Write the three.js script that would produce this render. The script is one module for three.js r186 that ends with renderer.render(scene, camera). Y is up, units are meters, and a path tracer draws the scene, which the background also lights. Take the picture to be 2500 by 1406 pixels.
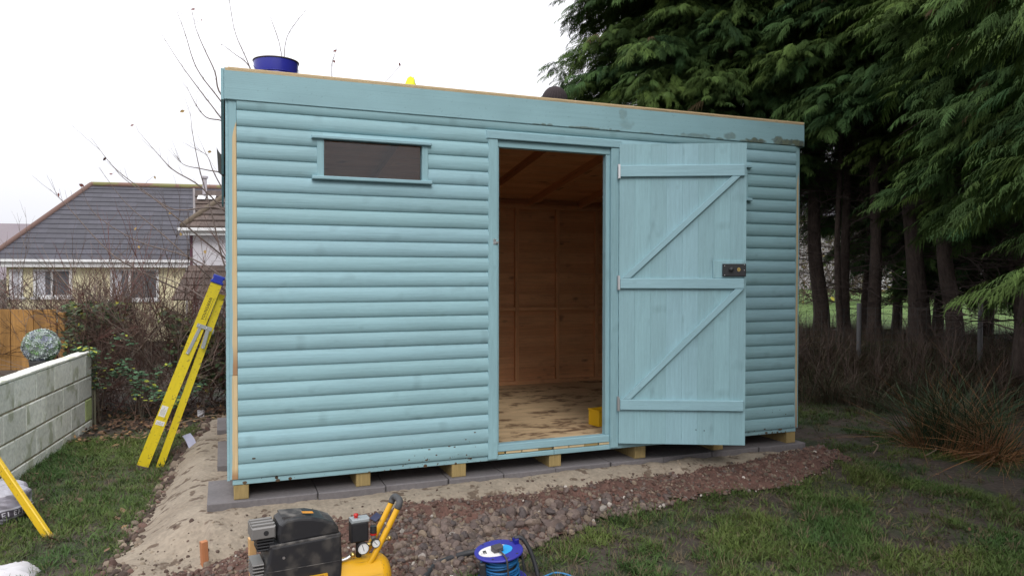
import * as THREE from 'three';
import { mergeGeometries } from 'three/addons/utils/BufferGeometryUtils.js';
import { MarchingCubes } from 'three/addons/objects/MarchingCubes.js';

// ------------------------------------------------------------------ camera, sky, sun, exposure
const scene = new THREE.Scene();
const camera = new THREE.PerspectiveCamera(42.566, 1024 / 575, 0.05, 4000);
camera.position.set(-0.0469, 1.2577, 4.7158);
camera.rotation.order = 'YXZ';
camera.rotation.set(-0.0166, -0.3735, 0.001);
const renderer = new THREE.WebGLRenderer({ antialias: true });
renderer.setSize(1024, 575);
renderer.toneMapping = THREE.LinearToneMapping;
renderer.toneMappingExposure = 1.0;
renderer.shadowMap.enabled = true;
{ // even overcast: brightest overhead, dimmer and faintly blue towards the horizon
  const W = 256, H = 128, d = new Float32Array(W * H * 4);
  for (let j = 0; j < H; j++) for (let i = 0; i < W; i++) {
    const el = Math.sin(((j + 0.5) / H - 0.5) * Math.PI), e = Math.max(0, el);
    const k = 0.8 + 1.4 * Math.pow(e, 0.8), o = (j * W + i) * 4;
    const t = Math.min(1, e * 4);
    d[o] = k * (0.965 + 0.035 * t); d[o + 1] = k * (0.98 + 0.02 * t); d[o + 2] = k * 1.045; d[o + 3] = 1;
    if (el < 0) { d[o] = 0.2; d[o + 1] = 0.2; d[o + 2] = 0.2; }
  }
  const t = new THREE.DataTexture(d, W, H, THREE.RGBAFormat, THREE.FloatType);
  t.mapping = THREE.EquirectangularReflectionMapping; t.magFilter = THREE.LinearFilter; t.needsUpdate = true;
  scene.background = t; scene.environment = t;
}
const sun = new THREE.DirectionalLight(new THREE.Color(1, 0.98, 0.95), 1.5);
sun.position.set(-1.4, 12.5, 14); sun.castShadow = true; sun.shadow.radius = 45;
sun.shadow.mapSize.set(2048, 2048);
Object.assign(sun.shadow.camera, { left: -16, right: 16, top: 16, bottom: -16, near: 1, far: 60 });
scene.add(sun, sun.target);

// ------------------------------------------------------------------ helpers
const V = (x, y, z) => new THREE.Vector3(x, y, z);
function rng(seed) { let s = seed >>> 0; return () => { s = (s + 0x6d2b79f5) | 0; let t = Math.imul(s ^ (s >>> 15), 1 | s); t = (t + Math.imul(t ^ (t >>> 7), 61 | t)) ^ t; return ((t ^ (t >>> 14)) >>> 0) / 4294967296; }; }
const clamp = (x, a = 0, b = 1) => Math.min(b, Math.max(a, x));
const lerp = (a, b, t) => a + (b - a) * t;
const smooth = (a, b, x) => { const t = clamp((x - a) / (b - a)); return t * t * (3 - 2 * t); };
function hash(x, y, s) { let h = Math.imul(x, 374761393) + Math.imul(y, 668265263) + Math.imul(s, 1274126177); h = Math.imul(h ^ (h >>> 13), 1274126177); return ((h ^ (h >>> 16)) >>> 0) / 4294967296; }
function vnoise(x, y, s = 0, px = 0, py = px) { // value noise, periodic when px > 0
  const xi = Math.floor(x), yi = Math.floor(y), fx = x - xi, fy = y - yi, u = fx * fx * (3 - 2 * fx), v = fy * fy * (3 - 2 * fy);
  const wx = (a) => (px ? ((a % px) + px) % px : a), wy = (a) => (py ? ((a % py) + py) % py : a);
  const a = hash(wx(xi), wy(yi), s), b = hash(wx(xi + 1), wy(yi), s), c = hash(wx(xi), wy(yi + 1), s), d = hash(wx(xi + 1), wy(yi + 1), s);
  return lerp(lerp(a, b, u), lerp(c, d, u), v);
}
function fbm(x, y, s = 0, oct = 4, px = 0, py = px) { let f = 0, a = 0.5, n = 0; for (let i = 0; i < oct; i++) { f += a * vnoise(x, y, s + i * 17, px, py); n += a; x *= 2; y *= 2; px *= 2; py *= 2; a *= 0.5; } return f / n; }
const toS = (c) => (c <= 0.0031308 ? 12.92 * c : 1.055 * Math.pow(c, 1 / 2.4) - 0.055);
function tex(w, h, fn, { srgb = true, tile = 1, tileY = tile } = {}) { // fn(u, v) -> linear [r,g,b] or a grey value
  const d = new Uint8Array(w * h * 4);
  for (let j = 0; j < h; j++) for (let i = 0; i < w; i++) {
    let c = fn(i / w, j / h); if (typeof c === 'number') c = [c, c, c];
    const o = (j * w + i) * 4;
    for (let k = 0; k < 3; k++) d[o + k] = Math.round(255 * clamp(srgb ? toS(clamp(c[k])) : c[k]));
    d[o + 3] = 255;
  }
  const t = new THREE.DataTexture(d, w, h); t.wrapS = t.wrapT = THREE.RepeatWrapping; t.magFilter = THREE.LinearFilter; t.minFilter = THREE.LinearMipmapLinearFilter;
  if (srgb) t.colorSpace = THREE.SRGBColorSpace;
  t.repeat.set(1 / tile, 1 / tileY); t.needsUpdate = true; return t;
}
function canvasTex(w, h, draw) { const c = document.createElement('canvas'); c.width = w; c.height = h; draw(c.getContext('2d'), w, h); const t = new THREE.CanvasTexture(c); t.colorSpace = THREE.SRGBColorSpace; t.magFilter = THREE.LinearFilter; return t; }
const mix3 = (a, b, t) => [lerp(a[0], b[0], t), lerp(a[1], b[1], t), lerp(a[2], b[2], t)];
const mul3 = (a, k) => [a[0] * k, a[1] * k, a[2] * k];
const col = (r, g, b) => new THREE.Color().setRGB(r, g, b);
function mat(o) { const p = { roughness: 0.8, ...o }; if (Array.isArray(p.color)) p.color = col(...p.color); return new THREE.MeshStandardMaterial(p); }

const taken = new Map();
function numbered(n) { const k = taken.get(n) || 0; taken.set(n, k + 1); return k ? `${n}_${String(k).padStart(3, '0')}` : n; }
function shadows(o) { o.castShadow = true; o.receiveShadow = true; return o; }
function part(name, geo, m, parent) { const o = shadows(new THREE.Mesh(geo, m)); o.name = name; parent.add(o); return o; }
function sub(name, parent) { const g = new THREE.Group(); g.name = name; parent.add(g); return g; }
function thing(name, label, category, pos = [0, 0, 0], ry = 0, group) { const g = new THREE.Group(); g.name = numbered(name); g.position.set(...pos); g.rotation.y = ry; g.userData = { label, category }; if (group) g.userData.group = group; scene.add(g); return g; }
function single(name, geo, m, label, category, group) { const o = shadows(new THREE.Mesh(geo, m)); o.name = numbered(name); o.userData = { label, category }; if (group) o.userData.group = group; scene.add(o); return o; }
function structure(name, geo, m) { const o = shadows(new THREE.Mesh(geo, m)); o.name = numbered(name); o.userData = { kind: 'structure', label: '' }; delete o.userData.label; scene.add(o); return o; }
function instanced(name, geo, m, list, parent, kind) { // list: {m: Matrix4, c: Color}
  const o = shadows(new THREE.InstancedMesh(geo, m, list.length)); o.name = name;
  list.forEach((e, i) => { o.setMatrixAt(i, e.m); if (e.c) o.setColorAt(i, e.c); });
  o.userData.kind = kind || 'stuff'; (parent || scene).add(o); return o;
}
const dummy = new THREE.Object3D();
function M(p, q, s) { return new THREE.Matrix4().compose(p, q, s); }
function boxUV(g) { // uv in metres by the side each face looks to
  if (g.index) g = g.toNonIndexed();
  const p = g.attributes.position, n = p.count, uv = new Float32Array(n * 2), a = V(), b = V(), c = V();
  for (let i = 0; i < n; i += 3) {
    a.fromBufferAttribute(p, i); b.fromBufferAttribute(p, i + 1); c.fromBufferAttribute(p, i + 2);
    const nn = b.clone().sub(a).cross(c.clone().sub(a)), ax = Math.abs(nn.x), ay = Math.abs(nn.y), az = Math.abs(nn.z);
    [a, b, c].forEach((q, k) => { const [u, v] = az >= ax && az >= ay ? [q.x, q.y] : ay >= ax ? [q.x, q.z] : [q.z, q.y]; uv[(i + k) * 2] = u; uv[(i + k) * 2 + 1] = v; });
  }
  g.setAttribute('uv', new THREE.BufferAttribute(uv, 2)); return g;
}
function swapUV(g) { const u = g.attributes.uv; for (let i = 0; i < u.count; i++) { const a = u.getX(i); u.setXY(i, u.getY(i), a); } return g; }
function shiftUV(g, du, dv) { const u = g.attributes.uv; for (let i = 0; i < u.count; i++) u.setXY(i, u.getX(i) + du, u.getY(i) + dv); return g; }
function prismX(profile, x0, x1) { // closed profile of [z, y] extruded along x
  const s = new THREE.Shape(profile.map(([z, y]) => new THREE.Vector2(z, y)));
  const g = new THREE.ExtrudeGeometry(s, { depth: x1 - x0, bevelEnabled: false });
  // shape x -> z, shape y -> y, depth -> -x ... mapped so that the solid runs x0..x1
  const p = g.attributes.position; for (let i = 0; i < p.count; i++) { const z = p.getX(i), y = p.getY(i), x = p.getZ(i); p.setXYZ(i, x1 - x, y, z); }
  g.computeVertexNormals(); return boxUV(g);
}
function bevelBox(w, h, d, b = 0.004) { // chamfered box, centred
  const s = new THREE.Shape(), x = w / 2 - b, y = h / 2 - b; s.moveTo(-x, -y); s.lineTo(x, -y); s.lineTo(x, y); s.lineTo(-x, y); s.closePath();
  const g = new THREE.ExtrudeGeometry(s, { depth: d - 2 * b, bevelEnabled: true, bevelSize: b, bevelThickness: b, bevelSegments: 1 });
  g.translate(0, 0, -(d - 2 * b) / 2); return boxUV(g);
}
function box(x0, x1, y0, y1, z0, z1, b = 0.003) { return bevelBox(x1 - x0, y1 - y0, z1 - z0, Math.min(b, (x1 - x0) / 3, (y1 - y0) / 3, (z1 - z0) / 3)).translate((x0 + x1) / 2, (y0 + y1) / 2, (z0 + z1) / 2); }
function wbox(...a) { return boxUV(box(...a)); }
function orient(g, from, to, up = V(0, 1, 0)) { // geometry built along +x, length as is, moved so that its start is at from and it points at to
  const x = to.clone().sub(from).normalize(), z = x.clone().cross(up).normalize(), y = z.clone().cross(x);
  return g.applyMatrix4(new THREE.Matrix4().makeBasis(x, y, z).setPosition(from));
}
function tube(pts, radii, sides = 6, cap = true) { // swept tube with a radius at each point
  const n = pts.length, pos = [], uv = [], idx = []; let up = V(0.3, 0.1, 1).normalize(), len = 0;
  for (let i = 0; i < n; i++) {
    const t = pts[Math.min(n - 1, i + 1)].clone().sub(pts[Math.max(0, i - 1)]).normalize();
    const b = t.clone().cross(up); if (b.lengthSq() < 1e-4) b.copy(t).cross(V(1, 0, 0)); b.normalize(); up = b.clone().cross(t).normalize();
    if (i) len += pts[i].distanceTo(pts[i - 1]);
    const r = Array.isArray(radii) ? radii[i] : radii;
    for (let k = 0; k <= sides; k++) { const a = (k / sides) * Math.PI * 2, c = Math.cos(a) * r, s = Math.sin(a) * r; pos.push(pts[i].x + b.x * c + up.x * s, pts[i].y + b.y * c + up.y * s, pts[i].z + b.z * c + up.z * s); uv.push((k / sides) * 2 * Math.PI * r, len); }
  }
  for (let i = 0; i < n - 1; i++) for (let k = 0; k < sides; k++) { const a = i * (sides + 1) + k, b = a + sides + 1; idx.push(a, a + 1, b, b, a + 1, b + 1); }
  if (cap) for (const i of [0, n - 1]) { const c = pos.length / 3; pos.push(pts[i].x, pts[i].y, pts[i].z); uv.push(0, 0); for (let k = 0; k < sides; k++) { const a = i * (sides + 1) + k; i ? idx.push(a, a + 1, c) : idx.push(a + 1, a, c); } }
  const g = new THREE.BufferGeometry(); g.setAttribute('position', new THREE.Float32BufferAttribute(pos, 3)); g.setAttribute('uv', new THREE.Float32BufferAttribute(uv, 2)); g.setIndex(idx); g.computeVertexNormals(); return g;
}
function curve(pts, n) { return new THREE.CatmullRomCurve3(pts.map((p) => (p.isVector3 ? p : V(...p)))).getPoints(n); }
const ni = (g) => { const h = g.index ? g.toNonIndexed() : g; for (const k of Object.keys(h.attributes)) if (!['position', 'normal', 'uv'].includes(k)) h.deleteAttribute(k); return h; };
const merge = (list) => mergeGeometries(list.map(ni));
function lathe(pts, seg = 32) { return new THREE.LatheGeometry(pts.map(([r, y]) => new THREE.Vector2(r, y)), seg); }

// ------------------------------------------------------------------ terrain
const SHED = { x0: -0.14, x1: 4.345, z0: -2.95, z1: 0.035 };
function lawnY(x, z) {
  let y = -0.3 + 0.035 * (fbm(x * 0.9 + 7, z * 0.9 + 3, 5, 3) - 0.5) + 0.03 * (fbm(x * 4, z * 4, 9, 3) - 0.5);
  const s = 0.8 * x - 0.6 * z; y += 0.58 * smooth(5.6, 10.4, s) * smooth(-1, 4, x) + 0.5 * smooth(14, 60, s) * smooth(2, 12, x);
  y -= 0.75 * smooth(-6.5, -17, z) * (1 - smooth(-1, 7, x));
  return y;
}
function shedDist(x, z) { const dx = Math.max(SHED.x0 - x, x - SHED.x1, 0), dz = Math.max(SHED.z0 - z, z - SHED.z1, 0); return Math.hypot(dx, dz); }
function groundY(x, z) {
  const d = shedDist(x, z), w = x < SHED.x0 ? 0.42 : z > SHED.z1 ? 0.7 : 0.38;
  const k = 1 - smooth(0.03, w + 0.12 * (fbm(x * 1.7, z * 1.7, 31, 2) - 0.5), d);
  return lerp(lawnY(x, z), -0.162, k);
}
function inPoly(x, z, P) { let c = false; for (let i = 0, j = P.length - 1; i < P.length; j = i++) { const [a, b] = P[i], [e, f] = P[j]; if (b > z !== f > z && x < ((e - a) * (z - b)) / (f - b) + a) c = !c; } return c; }
function edgeDist(x, z, P) { let m = 1e9; for (let i = 0, j = P.length - 1; i < P.length; j = i++) { const [a, b] = P[i], [e, f] = P[j], t = clamp(((x - a) * (e - a) + (z - b) * (f - b)) / ((e - a) ** 2 + (f - b) ** 2)); m = Math.min(m, Math.hypot(x - a - t * (e - a), z - b - t * (f - b))); } return inPoly(x, z, P) ? m : -m; }
const RUBBLE = [[-0.62, 2.2], [-0.5, 0.66], [-0.3, 0.56], [0.1, 0.4], [0.52, 0.3], [1.04, 0.2], [1.57, 0.22], [2.16, 0.22], [2.84, 0.17], [3.58, 0.14], [4.3, 0.04], [4.55, -0.2], [4.86, -0.12], [4.8, 0.06], [4.5, 0.26], [3.9, 0.46], [3.4, 0.5], [2.79, 0.5], [2.35, 0.6], [2.03, 0.66], [1.64, 0.84], [1.3, 1.05], [1.02, 1.14], [0.98, 1.5], [1.1, 2.2]];
const SANDP = [[-0.56, 0.75], [-0.6, 0.3], [-0.5, -0.6], [-0.4, -1.3], [-0.42, -2.0], [-0.25, -2.5], [-0.2, -3.1], [4.5, -3.1], [4.55, -0.1], [4.36, 0.14], [3.58, 0.25], [2.84, 0.27], [2.16, 0.32], [1.57, 0.32], [1.04, 0.3], [0.5, 0.4], [0.1, 0.5], [-0.25, 0.66]];
const rubbleAt = (x, z) => edgeDist(x, z, RUBBLE) + 0.12 * (fbm(x * 5, z * 5, 41, 3) - 0.5);
const sandAt = (x, z) => edgeDist(x, z, SANDP) + 0.14 * (fbm(x * 4, z * 4, 43, 4) - 0.5);
function sheet(x0, x1, z0, z1, step, keep, height, flatUV) { // a patch of ground: only the cells that keep(x, z) asks for
  const nx = Math.round((x1 - x0) / step), nz = Math.round((z1 - z0) / step), pos = [], uv = [], idx = [], id = new Int32Array((nx + 1) * (nz + 1)).fill(-1);
  const vert = (i, j) => { const k = j * (nx + 1) + i; if (id[k] < 0) { const x = x0 + i * step, z = z0 + j * step; id[k] = pos.length / 3; pos.push(x, height(x, z), z); uv.push(x, z); } return id[k]; };
  for (let j = 0; j < nz; j++) for (let i = 0; i < nx; i++) if (keep(x0 + (i + 0.5) * step, z0 + (j + 0.5) * step)) { const a = vert(i, j), b = vert(i + 1, j), c = vert(i, j + 1), d = vert(i + 1, j + 1); idx.push(a, c, b, b, c, d); }
  const g = new THREE.BufferGeometry(); g.setAttribute('position', new THREE.Float32BufferAttribute(pos, 3)); g.setAttribute('uv', new THREE.Float32BufferAttribute(uv, 2)); g.setIndex(idx); g.computeVertexNormals(); return g;
}
const mudAt = (x, z) => smooth(0.4, 0.56, 0.55 * fbm(x * 1.3 + 20, z * 1.3 + 9, 51, 4) + 0.45 * fbm(x * 4.5, z * 4.5, 52, 4)) * (x > 1.2 && z > -3 ? 1 : 0.4);

// ------------------------------------------------------------------ materials
const PAINT = [0.262, 0.436, 0.474];
const grainT = (base, amp, knots, seed, w = 512, h = 256, tile = 1.2, tileY = 0.6) => tex(w, h, (u, v) => {
  const g = fbm(u * 6, v * 60, seed, 4, 6, 60), c = fbm(u * 4, v * 4, seed + 3, 4, 4), f = fbm(u * 40, v * 160, seed + 5, 2, 40, 160);
  let k = 1 + amp * (g - 0.5) + amp * 0.9 * (c - 0.5) + amp * 0.5 * (f - 0.5);
  let o = mul3(base, k);
  if (knots) { const s = fbm(u * 9 + 0.3 * c, v * 9, seed + 9, 2, 9); if (s > 0.74) o = mul3(o, 1 - (s - 0.74) * knots); }
  return o;
}, { tile, tileY });
const grainBump = tex(512, 256, (u, v) => 0.5 + 0.5 * (fbm(u * 5, v * 70, 77, 4, 5, 70) - 0.5) + 0.25 * (fbm(u * 8, v * 8, 78, 3, 8) - 0.5), { srgb: false, tile: 1.2, tileY: 0.6 });
const paintMap = grainT(PAINT, 0.2, 1.0, 11);
const paintMats = [0, 1, 2, 3, 4].map((i) => { const t = paintMap.clone(); t.offset.set(i * 0.37, i * 0.21); t.needsUpdate = true; const k = [1, 0.95, 1.03, 0.98, 1.05][i]; return mat({ map: t, color: [k, k * (1 - 0.01 * (i % 3)), k * (1 - 0.008 * (i % 2))], roughness: 0.62, bumpMap: grainBump, bumpScale: 0.0018 }); });
const paint = paintMats[0];
const bareT = grainT([0.6, 0.46, 0.27], 0.3, 2.5, 21);
const bare = mat({ map: bareT, roughness: 0.75, bumpMap: grainBump, bumpScale: 0.001 });
const pine = mat({ map: grainT([0.64, 0.31, 0.145], 0.35, 2.6, 25), roughness: 0.7, bumpMap: grainBump, bumpScale: 0.001 });
const pineB = mat({ map: grainT([0.67, 0.34, 0.165], 0.35, 2.6, 27), roughness: 0.7, bumpMap: grainBump, bumpScale: 0.001 });
const treated = mat({ map: grainT([0.31, 0.225, 0.09], 0.45, 2, 29), roughness: 0.8, bumpMap: grainBump, bumpScale: 0.0015 });
const black = mat({ color: [0.022, 0.022, 0.024], roughness: 0.42 });
const steel = mat({ color: [0.6, 0.6, 0.6], roughness: 0.35, metalness: 0.9 });
const brass = mat({ color: [0.55, 0.4, 0.14], roughness: 0.35, metalness: 0.9 });

// ------------------------------------------------------------------ ground
const soilT = tex(512, 512, (u, v) => { const a = fbm(u * 10, v * 10, 61, 5, 10), b = fbm(u * 60, v * 60, 62, 3, 60), c = fbm(u * 5, v * 5, 63, 3, 5);
  let o = mix3([0.034, 0.024, 0.018], [0.072, 0.055, 0.042], a); o = mix3(o, [0.03, 0.042, 0.016], smooth(0.42, 0.6, c) * 0.8); return mul3(o, 0.65 + 0.7 * b); }, { tile: 1.7 });
const soilB = tex(512, 512, (u, v) => 0.6 * fbm(u * 14, v * 14, 65, 5, 14) + 0.4 * fbm(u * 70, v * 70, 66, 2, 70), { srgb: false, tile: 1.7 });
{
  const N = 300, pos = [], uv = [], idx = [], ax = (t, c, near, far) => c + Math.sign(t) * (near * Math.abs(t) * 6 + far * Math.pow(Math.abs(t), 7));
  for (let j = 0; j <= N; j++) for (let i = 0; i <= N; i++) { const x = ax((i / N) * 2 - 1, 2, 1.5, 1500), z = ax((j / N) * 2 - 1, -1, 1.5, 1500); pos.push(x, groundY(x, z) - 0.004, z); uv.push(x, z); }
  for (let j = 0; j < N; j++) for (let i = 0; i < N; i++) { const a = j * (N + 1) + i, b = a + N + 1; idx.push(a, b, a + 1, a + 1, b, b + 1); }
  const g = new THREE.BufferGeometry(); g.setAttribute('position', new THREE.Float32BufferAttribute(pos, 3)); g.setAttribute('uv', new THREE.Float32BufferAttribute(uv, 2)); g.setIndex(idx); g.computeVertexNormals();
  structure('ground', g, mat({ map: soilT, bumpMap: soilB, bumpScale: 0.02, roughness: 0.95 }));
}
const sandT = tex(512, 512, (u, v) => { const a = fbm(u * 6, v * 6, 71, 5, 6), b = fbm(u * 90, v * 90, 72, 2, 90), c = fbm(u * 22, v * 22, 73, 4, 22);
  let o = mix3([0.215, 0.172, 0.128], [0.335, 0.28, 0.215], a); o = mix3(o, [0.12, 0.085, 0.06], smooth(0.62, 0.72, c)); return mul3(o, 0.8 + 0.4 * b); }, { tile: 1.3 });
const sandB = tex(512, 512, (u, v) => 0.7 * fbm(u * 12, v * 12, 75, 5, 12) + 0.3 * fbm(u * 80, v * 80, 76, 2, 80), { srgb: false, tile: 1.3 });
const sandY = (x, z) => { const k = clamp(sandAt(x, z) / 0.1); let y = groundY(x, z) + 0.006 + 0.012 * k + k * 0.03 * (fbm(x * 9, z * 9, 81, 4) - 0.5) + k * 0.012 * (1 - Math.abs(2 * fbm(x * 14, z * 5, 82, 3) - 1));
  const b = smooth(0.9, 1.5, x) * (1 - smooth(3.6, 4.1, x)) * smooth(0.0, 0.05, z) * (1 - smooth(0.08, 0.3, z)); return lerp(y, Math.max(y, -0.118 + 0.07 * (fbm(x * 5, z * 5, 80, 4) - 0.5)), b * 0.95); };
structure('sand_bed', sheet(-0.9, 4.9, -3.2, 1.1, 0.025, (x, z) => sandAt(x, z) > 0 && !(x > 0.35 && x < 3.9 && z < -0.9), sandY), mat({ map: sandT, bumpMap: sandB, bumpScale: 0.012, roughness: 0.95 }));
const redT = tex(512, 512, (u, v) => { const a = fbm(u * 8, v * 8, 83, 5, 8), b = fbm(u * 70, v * 70, 84, 3, 70), c = fbm(u * 30, v * 30, 85, 3, 30);
  let o = mix3([0.068, 0.036, 0.028], [0.14, 0.07, 0.052], a); o = mix3(o, [0.16, 0.12, 0.09], smooth(0.6, 0.75, c)); return mul3(o, 0.6 + 0.8 * b); }, { tile: 0.9 });
const rubY = (x, z) => { const k = clamp(rubbleAt(x, z) / 0.12); return groundY(x, z) + 0.012 + 0.03 * k + k * 0.075 * (fbm(x * 7, z * 7, 87, 4) - 0.5) + k * 0.02 * (fbm(x * 40, z * 40, 88, 2) - 0.5); };
const rubble = structure('rubble_bed', sheet(-0.9, 5, -0.4, 2.3, 0.02, (x, z) => rubbleAt(x, z) > 0, rubY), mat({ map: redT, bumpMap: sandB, bumpScale: 0.02, roughness: 0.92 }));
{ // stones on the rubble: the large ones each on their own, the small ones as one part
  const r = rng(5), geos = [];
  for (let k = 0; k < 8; k++) {
    const g0 = new THREE.IcosahedronGeometry(1, k < 4 ? 1 : 1), p = g0.attributes.position, sx = 0.75 + r() * 0.6, sy = 0.5 + r() * 0.35, sz = 0.7 + r() * 0.5, cuts = [];
    for (let c = 0; c < 7; c++) { const n = V(r() - 0.5, r() - 0.5, r() - 0.5).normalize(); cuts.push([n, 0.62 + r() * 0.3]); }
    for (let i = 0; i < p.count; i++) { const q = V().fromBufferAttribute(p, i); for (const [n, h] of cuts) { const d = q.dot(n); if (d > h) q.addScaledVector(n, h - d); } const w = 1 + 0.12 * (vnoise(q.x * 3 + k, q.y * 3 + q.z * 2, 91) - 0.5); p.setXYZ(i, q.x * sx * w, q.y * sy * w, q.z * sz * w); }
    g0.computeVertexNormals(); geos.push(boxUV(g0));
  }
  const stT = (b, s) => tex(128, 128, (u, v) => mul3(b, 0.6 + 0.8 * fbm(u * 6, v * 6, s, 5, 6)), { tile: 1.6 });
  const mats = [[0.1, 0.07, 0.06], [0.14, 0.1, 0.084], [0.13, 0.066, 0.05], [0.17, 0.125, 0.098], [0.078, 0.06, 0.056], [0.3, 0.26, 0.23]].map((b, i) => mat({ map: stT(b, 200 + i), roughness: 0.72 }));
  const place = (x, z, s) => { dummy.position.set(x, rubY(x, z) + s * 0.22, z); dummy.rotation.set(r() * 6, r() * 6, r() * 6); dummy.rotation.x *= 0.15; dummy.rotation.z *= 0.15; dummy.scale.setScalar(s); dummy.updateMatrix(); return dummy.matrix.clone(); };
  const coarse = (x, z) => smooth(0.62, 1.1, x) * (1 - smooth(2.2, 3.2, x)) * smooth(0.36, 0.56, z); // the heap of larger stone beside the compressor
  let big = 0, tries = 0;
  while (big < 300 && tries++ < 40000) {
    const x = lerp(-0.6, 4.8, r()), z = lerp(-0.1, 1.6, r()); if (rubbleAt(x, z) < 0.02) continue;
    const c = coarse(x, z); if (r() > 0.06 + c) continue;
    const s = c > 0.25 ? 0.018 + 0.034 * r() * r() + 0.006 * c : 0.012 + 0.018 * r() * r();
    const mi = r() < 0.03 ? 5 : c > 0.3 ? [0, 1, 3, 4, 0][Math.floor(r() * 5)] : [2, 2, 0, 1][Math.floor(r() * 4)];
    const o = part(numbered('stone'), geos[Math.floor(r() * 8)], mats[mi], rubble); o.applyMatrix4(place(x, z, s)); big++;
  }
  const lists = geos.slice(0, 3).map(() => []);
  for (let i = 0; i < 26000; i++) { const x = lerp(-0.6, 4.9, r()), z = lerp(-0.2, 1.9, r()); if (rubbleAt(x, z) < -0.03) continue; const c = coarse(x, z);
    const s = 0.004 + 0.012 * Math.pow(r(), 2.2) + 0.012 * c * r(); const t = r(), k = 0.55 + 0.9 * r();
    const b = r() < 0.02 ? [0.36, 0.32, 0.28] : c * 0.75 > t ? [0.115, 0.084, 0.07] : t < 0.65 ? [0.115, 0.064, 0.048] : t < 0.8 ? [0.105, 0.08, 0.068] : [0.16, 0.12, 0.085];
    lists[i % 3].push({ m: place(x, z, s), c: col(...mul3(b, k)) }); }
  lists.forEach((l, i) => instanced('small_stones', geos[i], mat({ color: [1, 1, 1], roughness: 0.8 }), l, rubble, 'stuff'));
}
{ // clods of soil along the edge of the sand bank
  const r = rng(55), g = new THREE.IcosahedronGeometry(1, 1), p = g.attributes.position; for (let i = 0; i < p.count; i++) { const q = V().fromBufferAttribute(p, i), w = 0.7 + 0.6 * vnoise(q.x * 2 + 5, q.y * 2 + q.z * 1.7, 3); p.setXYZ(i, q.x * w, q.y * w * 0.6, q.z * w); } g.computeVertexNormals();
  const L = []; for (let i = 0; i < 9000; i++) { const x = lerp(-0.8, 0.1, r()), z = lerp(-3.3, 1.2, r()), e = sandAt(x, z); if (e < -0.07 || e > 0.05 || r() < 0.35) continue; const s = 0.005 + 0.02 * Math.pow(r(), 2.5) * (z < -1.2 ? 1.6 : 1); dummy.position.set(x, groundY(x, z) + s * 0.3 + (e > 0 ? 0.012 : 0), z); dummy.rotation.set(r(), r() * 6, r()); dummy.scale.setScalar(s); dummy.updateMatrix(); const t = r(); L.push({ m: dummy.matrix.clone(), c: col(...mul3(t < 0.5 ? [0.085, 0.058, 0.045] : t < 0.8 ? [0.2, 0.155, 0.115] : [0.12, 0.07, 0.055], 0.6 + 0.7 * r())) }); }
  for (let i = 0; i < 2600; i++) { const x = lerp(-0.5, 4.7, r()), z = lerp(0.1, 0.6, r()); if (sandAt(x, z) < 0.01 || shedDist(x, z) < 0.012 || r() > 0.25 + 0.7 * smooth(0.16, 0.4, z)) continue; const s = 0.002 + 0.012 * Math.pow(r(), 4); dummy.position.set(x, sandY(x, z) + s * 0.2, z); dummy.rotation.set(r(), r() * 6, r()); dummy.scale.setScalar(s); dummy.updateMatrix(); L.push({ m: dummy.matrix.clone(), c: col(...mul3(r() < 0.6 ? [0.26, 0.21, 0.155] : [0.1, 0.065, 0.05], 0.6 + 0.6 * r())) }); }
  const cl = new THREE.Group(); cl.name = 'soil_clods'; cl.userData = { kind: 'stuff', label: 'loose clods of soil strewn along the edge of the sand', category: 'soil' }; scene.add(cl); instanced('clods', g, mat({ color: [1, 1, 1], roughness: 0.95 }), L, cl, 'stuff');
}
// grass: tufts of curved blades, thin where the lawn is worn to mud
function bladeGeo(n, h, spread, wid, seed, flop = 0.5) {
  const r = rng(seed), pos = [], idx = [];
  for (let k = 0; k < n; k++) {
    const a = r() * 6.283, b = a + (r() - 0.5), R = spread * Math.sqrt(r()), x = Math.cos(a) * R, z = Math.sin(a) * R, hh = h * (0.45 + 0.75 * r()), lean = hh * flop * (0.25 + r() * 1.1), w = wid * (0.7 + 0.6 * r()), px = -Math.sin(b) * w, pz = Math.cos(b) * w;
    const o = pos.length / 3, at = (t, s) => [x + Math.cos(b) * lean * t * t + px * s, hh * (t - 0.28 * flop * t * t), z + Math.sin(b) * lean * t * t + pz * s];
    pos.push(...at(0, -1), ...at(0, 1), ...at(0.5, -0.8), ...at(0.5, 0.8), ...at(0.82, -0.5), ...at(0.82, 0.5), ...at(1, 0));
    idx.push(o, o + 1, o + 2, o + 2, o + 1, o + 3, o + 2, o + 3, o + 4, o + 4, o + 3, o + 5, o + 4, o + 5, o + 6);
  }
  const g = new THREE.BufferGeometry(); g.setAttribute('position', new THREE.Float32BufferAttribute(pos, 3)); g.setIndex(idx); g.computeVertexNormals(); return g;
}
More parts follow.
